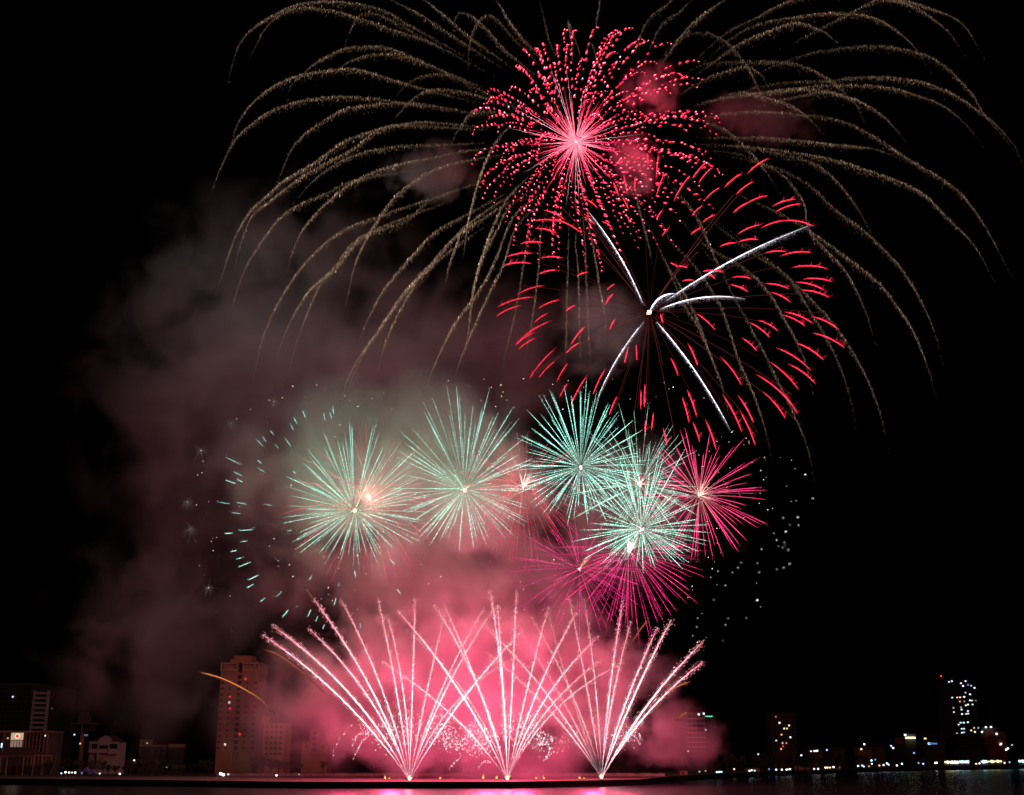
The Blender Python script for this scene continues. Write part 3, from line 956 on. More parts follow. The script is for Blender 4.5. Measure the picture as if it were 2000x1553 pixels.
# ------------------------------------------------------------------ golden willow shell
WILLOW = [
    [(805, 51), (745, 18), (670, 3), (595, 5), (544, 24), (499, 51), (475, 75), (460, 105), (445, 163)],
    [(850, 87), (775, 60), (715, 39), (655, 21), (595, 14), (550, 27), (520, 54), (502, 84), (484, 123)],
    [(880, 144), (820, 117), (760, 93), (715, 90), (670, 95), (625, 117), (598, 138), (570, 165), (560, 200)],
    [(805, 114), (745, 104), (700, 113), (664, 132), (645, 160)],
    [(820, 171), (760, 153), (700, 135), (655, 135), (595, 144), (544, 162), (502, 192), (472, 228), (457, 261), (448, 300)],
    [(955, 183), (895, 153), (850, 144), (805, 156), (775, 186), (765, 210)],
    [(790, 201), (715, 190), (655, 188), (595, 195), (535, 213), (490, 243), (457, 276), (433, 324), (418, 360), (412, 396)],
    [(955, 192), (895, 177), (844, 174), (811, 189), (785, 215), (758, 245)],
    [(840, 205), (770, 200), (700, 207), (670, 213), (634, 234), (595, 261), (568, 294), (550, 336), (540, 365)],
    [(895, 243), (820, 238), (745, 250), (670, 276), (616, 315), (556, 351), (526, 377), (490, 410), (466, 449), (448, 494), (421, 578)],
    [(880, 249), (775, 243), (730, 258), (691, 288), (625, 324), (580, 351), (526, 393), (490, 425), (466, 491), (457, 539)],
    [(865, 282), (775, 285), (700, 300), (640, 330), (600, 365), (570, 400)],
    [(700, 350), (640, 375), (580, 401), (544, 428), (505, 479), (478, 527), (457, 587), (445, 638)],
    [(910, 294), (850, 306), (775, 321), (700, 348), (640, 393), (595, 443), (571, 494), (559, 545)],
    [(916, 312), (865, 324), (820, 345), (770, 385), (730, 440), (703, 491), (688, 536), (676, 599)],
    [(865, 380), (790, 404), (745, 420), (670, 449), (610, 497), (565, 554), (532, 614), (511, 668), (499, 719), (487, 761)],
    [(850, 386), (790, 431), (700, 464), (655, 518), (628, 548), (604, 602), (583, 656), (568, 710), (559, 749)],
    [(720, 455), (655, 524), (610, 560), (574, 614), (547, 677), (540, 710)],
    [(910, 419), (850, 452), (790, 515), (745, 572), (715, 632), (697, 680)],
    [(955, 407), (895, 455), (835, 524), (790, 569), (739, 644), (700, 701), (676, 749), (664, 794)],
    [(945, 415), (885, 465), (830, 528), (780, 585), (735, 652), (703, 705), (682, 752), (672, 790)],
    [(830, 525), (805, 563), (769, 629), (745, 695), (736, 743)],
    [(997, 401), (970, 449), (940, 506), (925, 566), (916, 638), (907, 710)],
    [(1005, 420), (970, 500), (940, 560), (886, 635), (850, 710), (826, 770)],
    [(1010, 440), (985, 510), (955, 572), (910, 674), (880, 760)],
    [(905, 450), (895, 467), (880, 509), (868, 560)],
    [(985, 95), (950, 55), (920, 30), (900, 25), (890, 35), (885, 60)],
    [(1000, 70), (972, 38), (952, 29), (934, 42), (922, 66), (916, 99), (913, 147)],
    [(919, 72), (880, 39), (840, 8), (800, -20)],
    [(880, 66), (820, 27), (775, 5), (740, -15)],
    [(980, 220), (925, 218), (898, 249), (886, 270), (877, 300)],
    [(1030, 245), (988, 254), (956, 299), (934, 354), (914, 434), (905, 500)],
    [(1056, 328), (1011, 364), (979, 406), (947, 483), (925, 560), (915, 640)],
    [(1314, 84), (1342, 68), (1380, 63), (1412, 77), (1440, 102), (1464, 137), (1485, 182), (1503, 231), (1510, 259)],
    [(1415, 66), (1475, 35), (1527, 7), (1580, -10), (1660, -15), (1740, -5), (1800, 10), (1865, 36), (1895, 66), (1923, 115)],
    [(1457, 56), (1562, 31), (1632, 24), (1692, 30), (1737, 49), (1772, 77), (1790, 98), (1822, 145)],
    [(1440, 87), (1492, 63), (1552, 44), (1587, 52), (1615, 66), (1646, 94)],
    [(1545, 115), (1632, 95), (1720, 89), (1790, 101), (1842, 126), (1895, 178), (1923, 224), (1965, 273), (1996, 315)],
    [(1360, 130), (1422, 121), (1510, 119), (1562, 126), (1608, 147), (1636, 168), (1678, 210), (1690, 240)],
    [(1377, 154), (1422, 137), (1460, 130), (1490, 150), (1500, 180)],
    [(1500, 165), (1615, 157), (1702, 149), (1790, 157), (1860, 182), (1912, 217), (1947, 245), (1982, 287), (2000, 330)],
    [(1420, 190), (1510, 178), (1615, 166), (1720, 168), (1790, 185), (1842, 206), (1888, 245), (1923, 290)],
    [(1387, 196), (1457, 185), (1545, 173), (1615, 178), (1667, 199), (1688, 241)],
    [(1600, 180), (1660, 190), (1702, 210), (1737, 238), (1772, 280)],
    [(1440, 180), (1492, 189), (1545, 206), (1580, 231), (1608, 262)],
    [(1422, 220), (1492, 217), (1562, 224), (1590, 240)],
    [(1560, 225), (1620, 230), (1667, 245), (1720, 273), (1772, 308), (1825, 339), (1874, 374), (1910, 420), (1945, 480), (1965, 520), (1984, 548)],
    [(1440, 268), (1510, 269), (1615, 280), (1702, 290), (1760, 310)],
    [(1387, 283), (1475, 287), (1615, 308), (1685, 329), (1755, 353), (1807, 381), (1846, 420), (1903, 480), (1944, 552)],
    [(1440, 285), (1527, 301), (1597, 322), (1650, 371), (1692, 437), (1710, 480)],
    [(1300, 234), (1363, 234), (1415, 252), (1457, 287), (1482, 315), (1510, 357), (1524, 378)],
    [(1440, 300), (1475, 315), (1527, 339), (1570, 395), (1582, 451), (1649, 526), (1686, 597), (1712, 675)],
    [(1450, 310), (1510, 325), (1580, 360), (1632, 409), (1685, 448), (1730, 490), (1772, 540), (1817, 626), (1843, 716)],
    [(1500, 405), (1540, 425), (1589, 455), (1667, 511), (1723, 559), (1779, 638), (1809, 709), (1828, 776)],
    [(1340, 400), (1400, 440), (1480, 500), (1537, 537), (1581, 604), (1630, 690), (1660, 776), (1675, 858)],
    [(1450, 470), (1510, 515), (1559, 559), (1611, 611), (1656, 671), (1697, 746), (1723, 821), (1738, 888)],
    [(1372, 473), (1450, 520), (1499, 567), (1533, 623), (1555, 664), (1575, 715), (1589, 772)],
    [(1310, 470), (1350, 511), (1406, 593), (1443, 701), (1473, 772), (1496, 843), (1510, 910)],
    [(1400, 520), (1440, 590), (1484, 671), (1518, 739), (1552, 810), (1578, 877), (1593, 955)],
    [(1300, 510), (1330, 560), (1361, 619), (1387, 690), (1410, 753), (1425, 820)],
    [(1115, 380), (1111, 450), (1108, 560), (1104, 742)],
    [(1133, 350), (1137, 400), (1143, 487), (1149, 637), (1156, 750)],
    [(1150, 430), (1160, 487), (1175, 581), (1190, 680)],
    [(1220, 310), (1235, 349), (1250, 412), (1265, 469), (1276, 525)],
    [(1280, 330), (1317, 367), (1362, 424), (1400, 510), (1430, 560)],
    [(1335, 590), (1362, 634), (1389, 697), (1411, 750)],
    [(1125, 460), (1130, 540), (1134, 735)],
    [(1040, 420), (1025, 500), (1008, 600), (985, 700), (975, 760)],
    [(1062, 430), (1052, 520), (1040, 620), (1020, 730)],
    [(1078, 90), (1068, 58), (1056, 10), (1046, -20)],
    [(1159, 80), (1165, 40), (1172, 3), (1178, -25)],
    [(1110, 40), (1116, 80), (1118, 130)],
    [(1142, 130), (1150, 85), (1160, 95), (1170, 130), (1175, 155)],
    [(1260, 45), (1300, 10), (1340, -20)],
    [(1330, 70), (1370, 30), (1430, -10)],
    [(1290, 50), (1330, 20), (1365, -15)],
    [(1010, 60), (985, 25), (960, -15)],
    [(730, 25), (680, 70), (676, 110)],
    [(1690, 10), (1720, -5), (1790, 15), (1850, 60), (1885, 110)],
]


def willow():
    cpx, cpy, Y0 = 1190, 235, 564
    C = P(cpx, cpy, Y0)
    t = thing('willow_firework', 'huge golden willow burst with drooping glitter branches filling the upper sky', 'firework', C)
    R = 820
    for k, arc in enumerate(WILLOW):
        a = np.asarray(arc, float)
        if np.hypot(*(a[0] - (cpx, cpy))) > 170:
            a = np.concatenate([[a[0] + .38 * (np.array([cpx, cpy + 20]) - a[0]) + (0, 6)], a])
        L = np.linalg.norm(np.diff(a, axis=0), axis=1).sum()
        reach = np.linalg.norm((a - (cpx, cpy)) * (1, 1.0), axis=1).max()
        dep = math.sqrt(max(0.0, 1 - min(1, reach / R) ** 2)) * 95 * (1 if k % 2 and not (a[:, 0].mean() < 1010 and a[-1, 1] > 330) else -.6)
        n = int(L * 4.2)
        c2 = catmull(a, n)
        u = np.linspace(0, 1, n)
        dist = np.linalg.norm(c2 - (cpx, cpy), axis=1) / max(reach, 1)
        Yd = Y0 + dep * dist
        # sparks shaken off the falling star sink below its path and fade
        env = np.clip(u / .5, 0, 1) ** 1.2 * np.clip((1 - u) / .3, .12, 1)
        wid = .8 + 6.0 * np.exp(-((u - .5) / .33) ** 2) * (1.0 if L > 180 else .7)
        wid = np.where(u > .82, 1.2, wid)
        fall = RNG.exponential(1.0, n) * wid * .8
        px = c2[:, 0] + RNG.normal(0, 1.0, n)
        py = c2[:, 1] + fall + RNG.normal(0, .8, n)
        heat = RNG.lognormal(-.25, .85, n) * env * np.exp(-fall / (wid + .5) * .75)
        heat *= 1.0 if L > 220 else .8
        heat *= .95
        if arc[0][0] > 1290 and arc[-1][1] > 600: heat *= .75
        if a[:, 0].mean() < 1010 and a[-1, 1] > 480: heat *= 1.55
        if abs(a[:, 0].mean() - 1130) < 70: heat *= .8
        pos = np.array([P(x, y, yy) for x, y, yy in zip(px, py, Yd)])
        tint = RNG.random(n)
        base = np.array([.40, .25, .17])
        col = base[None] * heat[:, None] * (.54 * RNG.uniform(.6, 1.25))
        col[tint < .12] *= (1.2, .7, .6)
        col[tint > .86] *= (.8, 1.15, .75)
        s = scale(300, Y0)
        size = s * RNG.uniform(.16, .34, n)
        keep = col[:, 0] > .04
        pos, size, col, u = pos[keep], size[keep], col[keep], u[keep]
        n = len(pos)
        g = Glow(C)
        g.sparks(pos, size, col, axis=UP, stretch=RNG.uniform(3.0, 13.0, n) * np.where(u > .82, .7, 1))
        g.build('glitter_branch', t)
    # near-neutral fill lamps added to grey the smoke in place of golden willow light
    for px, py, w in ((700, 600, .8), (1450, 520, .25), (410, 480, 1.3)):
        lamp(t, 'smoke_fill_light', P(px, py, Y0 - 10), (1.0, .88, .86), w * LP['willow'], 4)


# ------------------------------------------------------------------ round shells (peonies)
def peony(label, px, py, Y, R, up, n, col, core_col, rad=.5, squash=(1, 1, 1), heat=1.0, lit=None, watts=0, sag=6, sector=None, start=.07, name='peony_firework', rmin=.78, dots=True, core_px=3.5, tip=None, fadein=.25):
    Y = Y * 1.117
    C = P(px, py, Y)
    s = scale(py, Y)
    t = thing(name, label, 'firework', C)
    D = fib(n, .45)
    RNG.shuffle(D)
    count = 0
    rest = Glow(C)
    for d in D:
        if sector is not None:
            a = math.degrees(math.atan2(d[2], d[0]))
            lo, hi = sector
            if not (lo <= a <= hi or lo <= a + 360 <= hi):
                continue
        r = R * RNG.uniform(rmin, 1.04)
        E = C + s * np.array([d[0] * squash[0] * r, d[1] * squash[1] * r, d[2] * squash[2] * r * (1 + (up if d[2] > 0 else -up) / R)])
        l2 = np.linalg.norm((E - C)[[0, 2]]) / s
        m = max(8, int(l2 / 2.6))
        st = start * RNG.uniform(.5, 1.6) if RNG.random() < .75 else RNG.uniform(.25, .5)
        u = np.linspace(st, 1, m)
        pts = C + (E - C) * u[:, None] + UP * (-s * sag * (u * u - u * .3))[:, None]
        if dots:
            beat = np.where(np.arange(m) % 2 == 0, 1.45, .5) * RNG.lognormal(0, .35, m)
        else:
            beat = RNG.lognormal(0, .25, m)
        h = heat * RNG.uniform(.45, 1.25) * beat * (fadein + (1 - fadein) * np.clip((u - st) / .5, 0, 1)) 
        k = np.clip(u / .55, 0, 1)[:, None]
        c = (np.asarray(core_col) * (1 - k) + np.asarray(col) * k)
        if tip is not None:
            kk = np.clip((u - .75) / .25, 0, 1)[:, None]
            c = c * (1 - kk) + np.asarray(tip) * kk
        g = Glow(C) if count < 100 else rest
        g.tube(pts, s * rad * (1 - .35 * u) * np.clip((1 - u) / .12, .15, 1), c * h[:, None])
        # tiny embers shed sideways near the tip
        q = RNG.integers(int(m * .35), m, max(2, m // 8))
        ep = pts[q] + s * RNG.normal(0, 1.3, (len(q), 3))
        g.sparks(ep, s * .42, np.asarray(col) * heat * .9, axis=(E - C), stretch=1.6)
        if count < 100:
            g.build('star_trail', t)
        count += 1
    rest.build('star_trail', t, 'stuff')
    g = Glow(C)
    g.sparks([C], s * core_px, np.array([[5.0, 4.2, 3.4]]))
    g.sparks(C + s * RNG.normal(0, core_px, (18, 3)), s * .9, np.asarray(core_col) * 3)
    g.build('burst_core', t)
    if watts:
        lamp(t, 'burst_light', C + np.array([0, -12 if lit[1] > lit[0] else -5, 0]), lit, watts, 2.0)
    return t, C, s


def flare(t, C, s, direction, length, col, n=26, spread=.35):
    """the short thick plume of burning stars at the heart of a fresh burst"""
    g = Glow(C)
    d0 = np.array([direction[0], 0, direction[1]])
    for _ in range(n):
        d = d0 + RNG.normal(0, spread, 3)
        d /= np.linalg.norm(d)
        l = s * length * RNG.uniform(.4, 1.1)
        u = np.linspace(0, 1, 8)
        g.tube(C + d * (u * l)[:, None], s * .8 * (1 - u * .7), np.asarray(col)[None] * (2.6 * (1 - .75 * u))[:, None])
    g.build('flare', t)


GREEN = np.array([.46, 1.18, .92])
GCORE = np.array([.95, .62, .42])
MAG = np.array([1.15, .05, .24])
PUR = np.array([1.0, .05, .32])


def peonies():
    k = LP
    t, C, s = peony('pale green peony burst at the left end of the green row', 693, 998, 468, 152, 38, 120, GREEN, (.75, .85, .55), squash=(1.0, 1, 1.02), heat=1.35, lit=(.3, 1.0, .6), watts=k['green'] * 1.9, rad=.5, core_px=3.2)
    t, C, s = peony('red peony burst overlapping the leftmost green burst', 722, 975, 480, 178, 2, 64, (.85, .07, .13), (1, .3, .28), squash=(1, 1, .98), heat=1.2, lit=(1, .22, .2), watts=k['mag'] * .6, rad=.5, sag=26, core_px=1.5)
    flare(t, C, s, (-.5, .85), 26, (1, .55, .5), 22)
    t, C, s = peony('green peony burst second from the left with an orange spark at its heart', 907, 957, 474, 172, 46, 115, GREEN, (.8, .85, .62), squash=(.88, 1, 1.04), heat=1.4, lit=(.3, 1.0, .6), watts=k['green'] * .35, rad=.5, start=.12, core_px=2.6)
    flare(t, C, s, (.75, .65), 17, (1, .5, .22), 9, .1)
    # a cloud of grey crackle dust round its heart
    g = Glow(C)
    g.sparks(C + s * RNG.normal(0, 27, (420, 3)) + UP * s * 14, s * .45, np.array([.5, .4, .35]) * RNG.lognormal(-.6, .6, (420, 1)))
    g.build('crackle_dust', t, 'stuff')
    t, C, s = peony('dim pink peony burst with a bright white flare between two green bursts', 1022, 950, 478, 150, -20, 80, (.9, .06, .15), (1, .35, .3), heat=1.15, lit=(1, .2, .2), watts=k['mag'], rad=.5, sag=30, core_px=2.5)
    flare(t, C, s, (.45, .9), 34, (1, .75, .68), 34)
    t, C, s = peony('dense mint green peony burst at the top of the green row', 1134, 912, 466, 148, 36, 150, GREEN * (1.0, 1.05, 1.1), (.72, .95, .8), squash=(.95, 1, 1.02), heat=1.5, lit=(.3, 1.0, .62), watts=k['green'] * .7, rad=.52, core_px=2.6)
    t, C, s = peony('green and white peony burst at the lower right of the green row', 1253, 1034, 462, 148, 58, 150, GREEN, (1.0, .9, .8), squash=(.95, 1, 1.0), heat=1.75, lit=(.85, 1.0, .8), watts=k['green'] * .4, rad=.55, core_px=3.0, rmin=.6)
    t, C, s = peony('tangled pale green burst with a salmon heart behind the lower right green one', 1250, 946, 472, 156, 16, 120, (.65, 1.0, .8), (1.0, .6, .48), heat=1.2, lit=(1, .4, .32), watts=k['mag'] * .8, rad=.5, core_px=3, rmin=.5)
    flare(t, C, s, (.3, .9), 26, (1, .7, .6), 22, .5)
    t, C, s = peony('crimson peony burst at the right end of the row against black sky', 1366, 967, 470, 146, 0, 92, MAG, (1, .35, .3), squash=(1.0, 1, .98), heat=1.6, lit=(1, .1, .2), watts=k['mag'] * .7, rad=.7, sag=8, dots=False, core_px=2.5)
    flare(t, C, s, (.55, .6), 34, (1, .55, .45), 26, .4)
    t, C, s = peony('faint purple pink peony burst in the pink smoke below the row', 1131, 1112, 486, 150, 0, 84, PUR * .9, (1, .2, .3), squash=(1, 1, .85), heat=1.3, lit=(1, .1, .2), watts=k['mag'] * .8, rad=.5, sag=14, core_px=2.0)
    flare(t, C, s, (.6, .8), 30, (1, .7, .3), 12, .14)
    t, C, s = peony('magenta purple burst with a white flare fanning to the lower right', 1228, 1076, 474, 162, -24, 130, (1.1, .03, .26), (1, .25, .4), squash=(1, 1, .95), heat=1.5, lit=(1, .2, .3), watts=k['mag'] * 1.0, rad=.56, sag=12, sector=(175, 372), core_px=4)
    flare(t, C, s, (.25, .95), 36, (1, .8, .76), 40, .45)


# ------------------------------------------------------------------ rose chrysanthemum with strobing stars
def chrysanthemum():
    cpx, cpy, Y = 1124, 278, 538
    C = P(cpx, cpy, Y)
    s = scale(cpy, Y)
    t = thing('chrysanthemum_firework', 'rose red burst with a spiky white heart and arcs of red dots at the top', 'firework', C)
    D = fib(100, .5)
    for d in D:                                               # spiky heart
        R = RNG.choice([92, 112, 138], p=[.45, .35, .2]) * RNG.uniform(.9, 1.08)
        E = C + s * (d * R * np.array([.95, 1, 1.0]) + np.array([0, 0, 8]))
        l2 = np.linalg.norm((E - C)[[0, 2]]) / s
        m = max(8, int(l2 / 3))
        u = np.linspace(.02, 1, m)
        w = RNG.normal(0, .55, (m, 3)) * s
        pts = C + (E - C) * u[:, None] + w * (u[:, None] > .45)
        white = R > 120
        k = np.clip(u * 1.5, 0, 1)[:, None]
        tipc = np.array([.75, .42, .45]) if white else np.array([1.6, .06, .2])
        c = np.array([2.0, .5, .65]) * (1 - k) + tipc * k
        h = RNG.lognormal(0, .3, m) * np.clip((1 - u) / .3, .1, 1) * RNG.uniform(.55, 1.15)
        g = Glow(C)
        g.tube(pts, s * (.75 - .3 * u) * (.8 if white else 1.5), c * h[:, None])
        g.build('inner_ray', t)
    g = Glow(C)
    g.sparks([C], s * 5.0, np.array([[6, 5, 4.6]]))
    g.sparks(C + s * RNG.normal(0, 3.5, (20, 3)), s * 1.0, np.array([3, 1.6, 1.5]))
    g.build('burst_core', t)
    # drooping arcs of strobing red stars
    D = fib(140, .6)
    RNG.shuffle(D)
    rest = Glow(C)
    for i, d in enumerate(D):
        R = 240 * RNG.uniform(.9, 1.08)
        m = RNG.integers(10, 14)
        u = np.clip(np.linspace(RNG.uniform(.26, .42), 1, m) + RNG.normal(0, .01, m), 0, 1)
        reach = 1 - (1 - u) ** 1.35 * .98
        pos = C + s * (d[None] * R * reach[:, None] * np.array([1.0, 1.0, .98]))
        pos = pos + s * np.array([40, 0, 56]) * (u ** 1.3)[:, None]
        pos[:, 2] -= s * 74 * (u ** 3.0)
        pos += s * RNG.normal(0, .9, (m, 3))
        tan = np.gradient(pos, axis=0)
        tan = tan / (np.linalg.norm(tan, axis=1, keepdims=True) + 1e-9) + np.array([.55, 0, .5])
        sz = s * RNG.uniform(1.1, 2.0, m) * np.where(u > .88, .6, 1) * (1.0 if d[1] < .3 else .8)
        h = RNG.lognormal(0, .35, m)[:, None]
        g = Glow(C) if i < 100 else rest
        g.sparks(pos, sz, np.array([2.4, .06, .19]) * h, axis=tan, stretch=RNG.uniform(1.5, 2.8, m))
        hot = RNG.random(m) < .55
        g.sparks(pos[hot] - np.array([0, 1, 0]) * sz[hot, None] * 1.05, sz[hot] * .42, np.array([4.5, 2.2, 2.6]) * h[hot], axis=tan[hot], stretch=1.5)
        g.sparks(pos + s * RNG.normal(0, 1.0, (m, 3)), sz * .8, np.array([1.2, .03, .1]) * h, axis=tan, stretch=1.8)
        if i < 100: g.build('strobe_arc', t)
    rest.build('strobe_arc', t, 'stuff')
    lamp(t, 'burst_light', C + np.array([0, -4, 0]), (1.0, .06, .14), LP['rose'], 2.0)
    lamp(t, 'burst_light', P(1282, 235, Y - 3), (1.0, .04, .11), LP['rose'] * .9, 2.0)  # second lamp away from the core, added beside the puffs to redden them


# ------------------------------------------------------------------ red dash shell and white comets
Z8 = (2.6667, 950, 300)
DASHES = [(300, 295, 410, 345), (350, 340, 495, 415), (250, 350, 400, 360), (255, 390, 365, 415), (178, 470, 297, 465), (108, 538, 240, 520), (92, 583, 235, 573), (285, 545, 400, 545),
          (277, 627, 365, 607), (470, 640, 530, 618), (160, 735, 305, 688), (58, 800, 255, 748), (50, 850, 185, 790), (270, 808, 385, 762), (248, 882, 325, 830), (160, 985, 340, 870),
          (150, 1000, 255, 930), (165, 1022, 260, 960), (440, 995, 515, 900), (415, 1040, 485, 985), (220, 1180, 365, 1010), (272, 1170, 360, 1080), (365, 1190, 425, 1090), (380, 1270, 425, 1195),
          (440, 1310, 525, 1155), (555, 1255, 620, 1120), (415, 820, 465, 790), (630, 710, 668, 680), (618, 788, 660, 730), (640, 918, 675, 855), (720, 1090, 740, 1005), (780, 995, 783, 1075),
          (470, 135, 515, 205), (525, 120, 560, 180), (660, 150, 688, 220), (715, 110, 733, 210), (775, 120, 772, 185), (838, 0, 842, 60), (885, 135, 895, 10), (885, 225, 922, 115),
          (512, 235, 580, 285), (510, 330, 565, 370), (605, 355, 655, 385), (710, 230, 740, 290), (735, 325, 745, 360), (975, 250, 1060, 115), (1075, 130, 1115, 75), (1105, 155, 1180, 70),
          (1090, 110, 1140, 50), (1070, 325, 1120, 275), (1140, 240, 1215, 178), (1240, 178, 1330, 105), (1360, 105, 1470, 25), (1300, 215, 1385, 150), (1125, 360, 1190, 320), (1065, 420, 1118, 388),
          (885, 345, 915, 295), (915, 430, 945, 395), (1285, 310, 1365, 255), (1350, 265, 1465, 220), (1490, 275, 1610, 238), (1505, 305, 1640, 262), (1310, 420, 1425, 372), (1430, 390, 1560, 350),
          (1540, 350, 1705, 378), (1215, 485, 1300, 465), (1315, 460, 1415, 448), (1450, 520, 1560, 512), (1530, 535, 1690, 515), (1590, 595, 1775, 600), (1650, 655, 1800, 668), (1610, 670, 1760, 712),
          (1640, 712, 1785, 750), (1450, 678, 1575, 705), (1480, 722, 1585, 775), (1280, 645, 1378, 652), (1270, 683, 1362, 720), (1125, 615, 1235, 618), (1150, 625, 1190, 652), (1020, 665, 1080, 660),
          (960, 570, 1000, 595), (1000, 585, 1045, 595), (1090, 832, 1190, 918), (905, 835, 918, 880), (1370, 880, 1475, 958), (1415, 868, 1520, 925), (1540, 840, 1660, 900), (1550, 825, 1700, 885),
          (1690, 848, 1835, 917), (1700, 935, 1865, 1012), (1330, 960, 1408, 1028), (1610, 985, 1755, 1075), (1510, 1012, 1690, 1130), (1570, 1095, 1715, 1200), (1475, 1085, 1625, 1230),
          (1050, 990, 1100, 1105), (960, 1065, 998, 1155), (1220, 1060, 1328, 1205), (1405, 1150, 1600, 1320), (1520, 1230, 1620, 1355), (1440, 1240, 1557, 1380), (1045, 1230, 1095, 1370),
          (1020, 1270, 1055, 1400), (825, 1200, 822, 1320), (805, 1230, 803, 1330), (680, 1265, 640, 1360), (1230, 1255, 1330, 1450), (1310, 1260, 1390, 1400), (1320, 1340, 1400, 1520),
          (1140, 1385, 1195, 1540), (870, 1350, 860, 1440), (920, 1430, 940, 1520), (1075, 1400, 1110, 1500), (830, 1390, 825, 1450)]


def red_dashes():
    C2 = np.array([1268, 610.0]); Y0 = 525
    C = P(C2[0], C2[1], Y0)
    s = scale(610, Y0)
    t = thing('dash_shell_firework', 'ring of short scarlet dashes around the white comets, right of centre', 'firework', C)
    rest = Glow(C)
    order = sorted(DASHES, key=lambda d: -math.hypot(d[2] - d[0], d[3] - d[1]))
    for i, (x0, y0, x1, y1) in enumerate(order):
        a = np.array([Z8[1] + x0 / Z8[0], Z8[2] + y0 / Z8[0]]); b = np.array([Z8[1] + x1 / Z8[0], Z8[2] + y1 / Z8[0]])
        if np.linalg.norm(a - C2) > np.linalg.norm(b - C2): a, b = b, a     # burn outwards
        l = np.linalg.norm(b - a)
        mid = (a + b) / 2 + np.array([0, -.07 * l])                          # the path bows upward
        m = max(8, int(l / 1.6))
        c2 = quad3(a, mid, b, m)
        r = np.linalg.norm((a + b) / 2 - C2)
        dep = math.sqrt(max(0, 395 ** 2 - r * r)) * s * (.55 if i % 2 else -.55)
        Ys = Y0 + dep * (.9 + .2 * np.linspace(0, 1, m))
        pts = np.array([P(x, y, yy) for (x, y), yy in zip(c2, Ys)])
        u = np.linspace(0, 1, m)
        dim = .55 if b[0] < 1100 and b[1] > 560 else 1.0
        h = RNG.lognormal(.05, .3, m) * np.clip(u / .2, .2, 1) * np.clip((1 - u) / .1, .35, 1) * dim
        g = Glow(C) if i < 100 else rest
        g.tube(pts, s * (.58 + .55 * np.sin(np.pi * np.clip(u * .9 + .08, 0, 1))), np.array([2.3, .05, .13]) * h[:, None])
        for q in RNG.choice(m, max(2, int(l / 5.5))):                        # added up-right spurs that copy camera-shake streaks
            if RNG.random() > .25 + u[q]: continue
            ln = s * RNG.uniform(2.5, 9.5) * (.5 + u[q])
            d = np.array([RNG.normal(.5, .25), RNG.normal(0, .3), abs(RNG.normal(.8, .2))]); d /= np.linalg.norm(d)
            v = np.linspace(0, 1, 4)
            g.tube(pts[q] + d * (v * ln)[:, None], s * .5 * (1 - .5 * v), np.array([1.4, .05, .12]) * (h[q] * (1 - .6 * v))[:, None])
        if i < 100: g.build('dash_star', t)
    rest.build('dash_star', t, 'stuff')
    # faint dull red lines the stars left on the way out
    for d in fib(46):
        E = C + s * d * 330
        u = np.linspace(.05, 1, 14)
        g = Glow(C)
        g.tube(C + (E - C) * u[:, None] - UP * (s * 40 * u * u)[:, None], s * .35, np.array([.14, .025, .025]) * RNG.uniform(.3, 1.3))
        g.build('ember_line', t)


def white_comets():
    Y0 = 523
    C = P(1268, 610, Y0); s = scale(610, Y0)
    t = thing('comet_burst', 'burst of white comet arms spreading from one orange spark, right of centre', 'firework', C)
    z = lambda x, y: (Z8[1] + x / Z8[0], Z8[2] + y / Z8[0])
    arms = [([z(815, 782), z(700, 545), z(522, 292)], -22, 1.0, 'A'), ([z(940, 765), z(1330, 530), z(1692, 372)], -14, 1.15, 'A'), ([z(852, 822), z(915, 745), z(990, 730)], -45, 1.8, 'C'),
            ([z(905, 811), z(1150, 747), z(1348, 757)], 25, 1.0, 'A'), ([z(818, 878), z(660, 1105), z(565, 1312)], 20, .75, 'A'), ([z(888, 878), z(1085, 1130), z(1270, 1440)], -20, 1.05, 'A')]
    for arc, dep, w, kind in arms:
        a = np.asarray(arc)
        l = np.linalg.norm(np.diff(a, axis=0), axis=1).sum()
        m = int(l / 1.6)
        c2 = quad3(a[0], a[1], a[2], m)
        u = np.linspace(0, 1, m)
        Ys = Y0 + dep * (.15 + u)
        pts = np.array([P(x, y, yy) for (x, y), yy in zip(c2, Ys)])
        g = Glow(C)
        env = np.clip(u / .08, .25, 1) * np.clip((1 - u) / .3, .12, 1)
        g.tube(pts, s * w * (.2 + .5 * np.sin(np.pi * np.clip(u * .85 + .1, 0, 1))), np.array([4.2, 3.9, 4.4]) * (env * RNG.lognormal(0, .2, m))[:, None], sides=5)
        n = int(l * 3.5)
        q = RNG.integers(0, m, n)
        off = np.abs(RNG.exponential(1.0, n)) * 2.8 * w
        p = pts[q] - UP * (s * off)[:, None] + s * RNG.normal(0, .9 * w, (n, 3))
        hh = (np.exp(-off / 4.5) * env[q] * RNG.lognormal(-.9, .6, n))[:, None]
        g.sparks(p, s * .5, np.array([1.3, 1.2, 1.45]) * hh, axis=UP, stretch=RNG.uniform(1, 5, n))
        g.build('comet_arm', t)
    g = Glow(C)
    g.sparks([C], s * 5, np.array([[3.6, 2.2, 1.3]]), axis=(1, 0, .8), stretch=1.4)
    g.build('burst_core', t)
    lamp(t, 'burst_light', C + np.array([0, -3, 0]), (.95, .9, 1.0), LP['white'], 2)


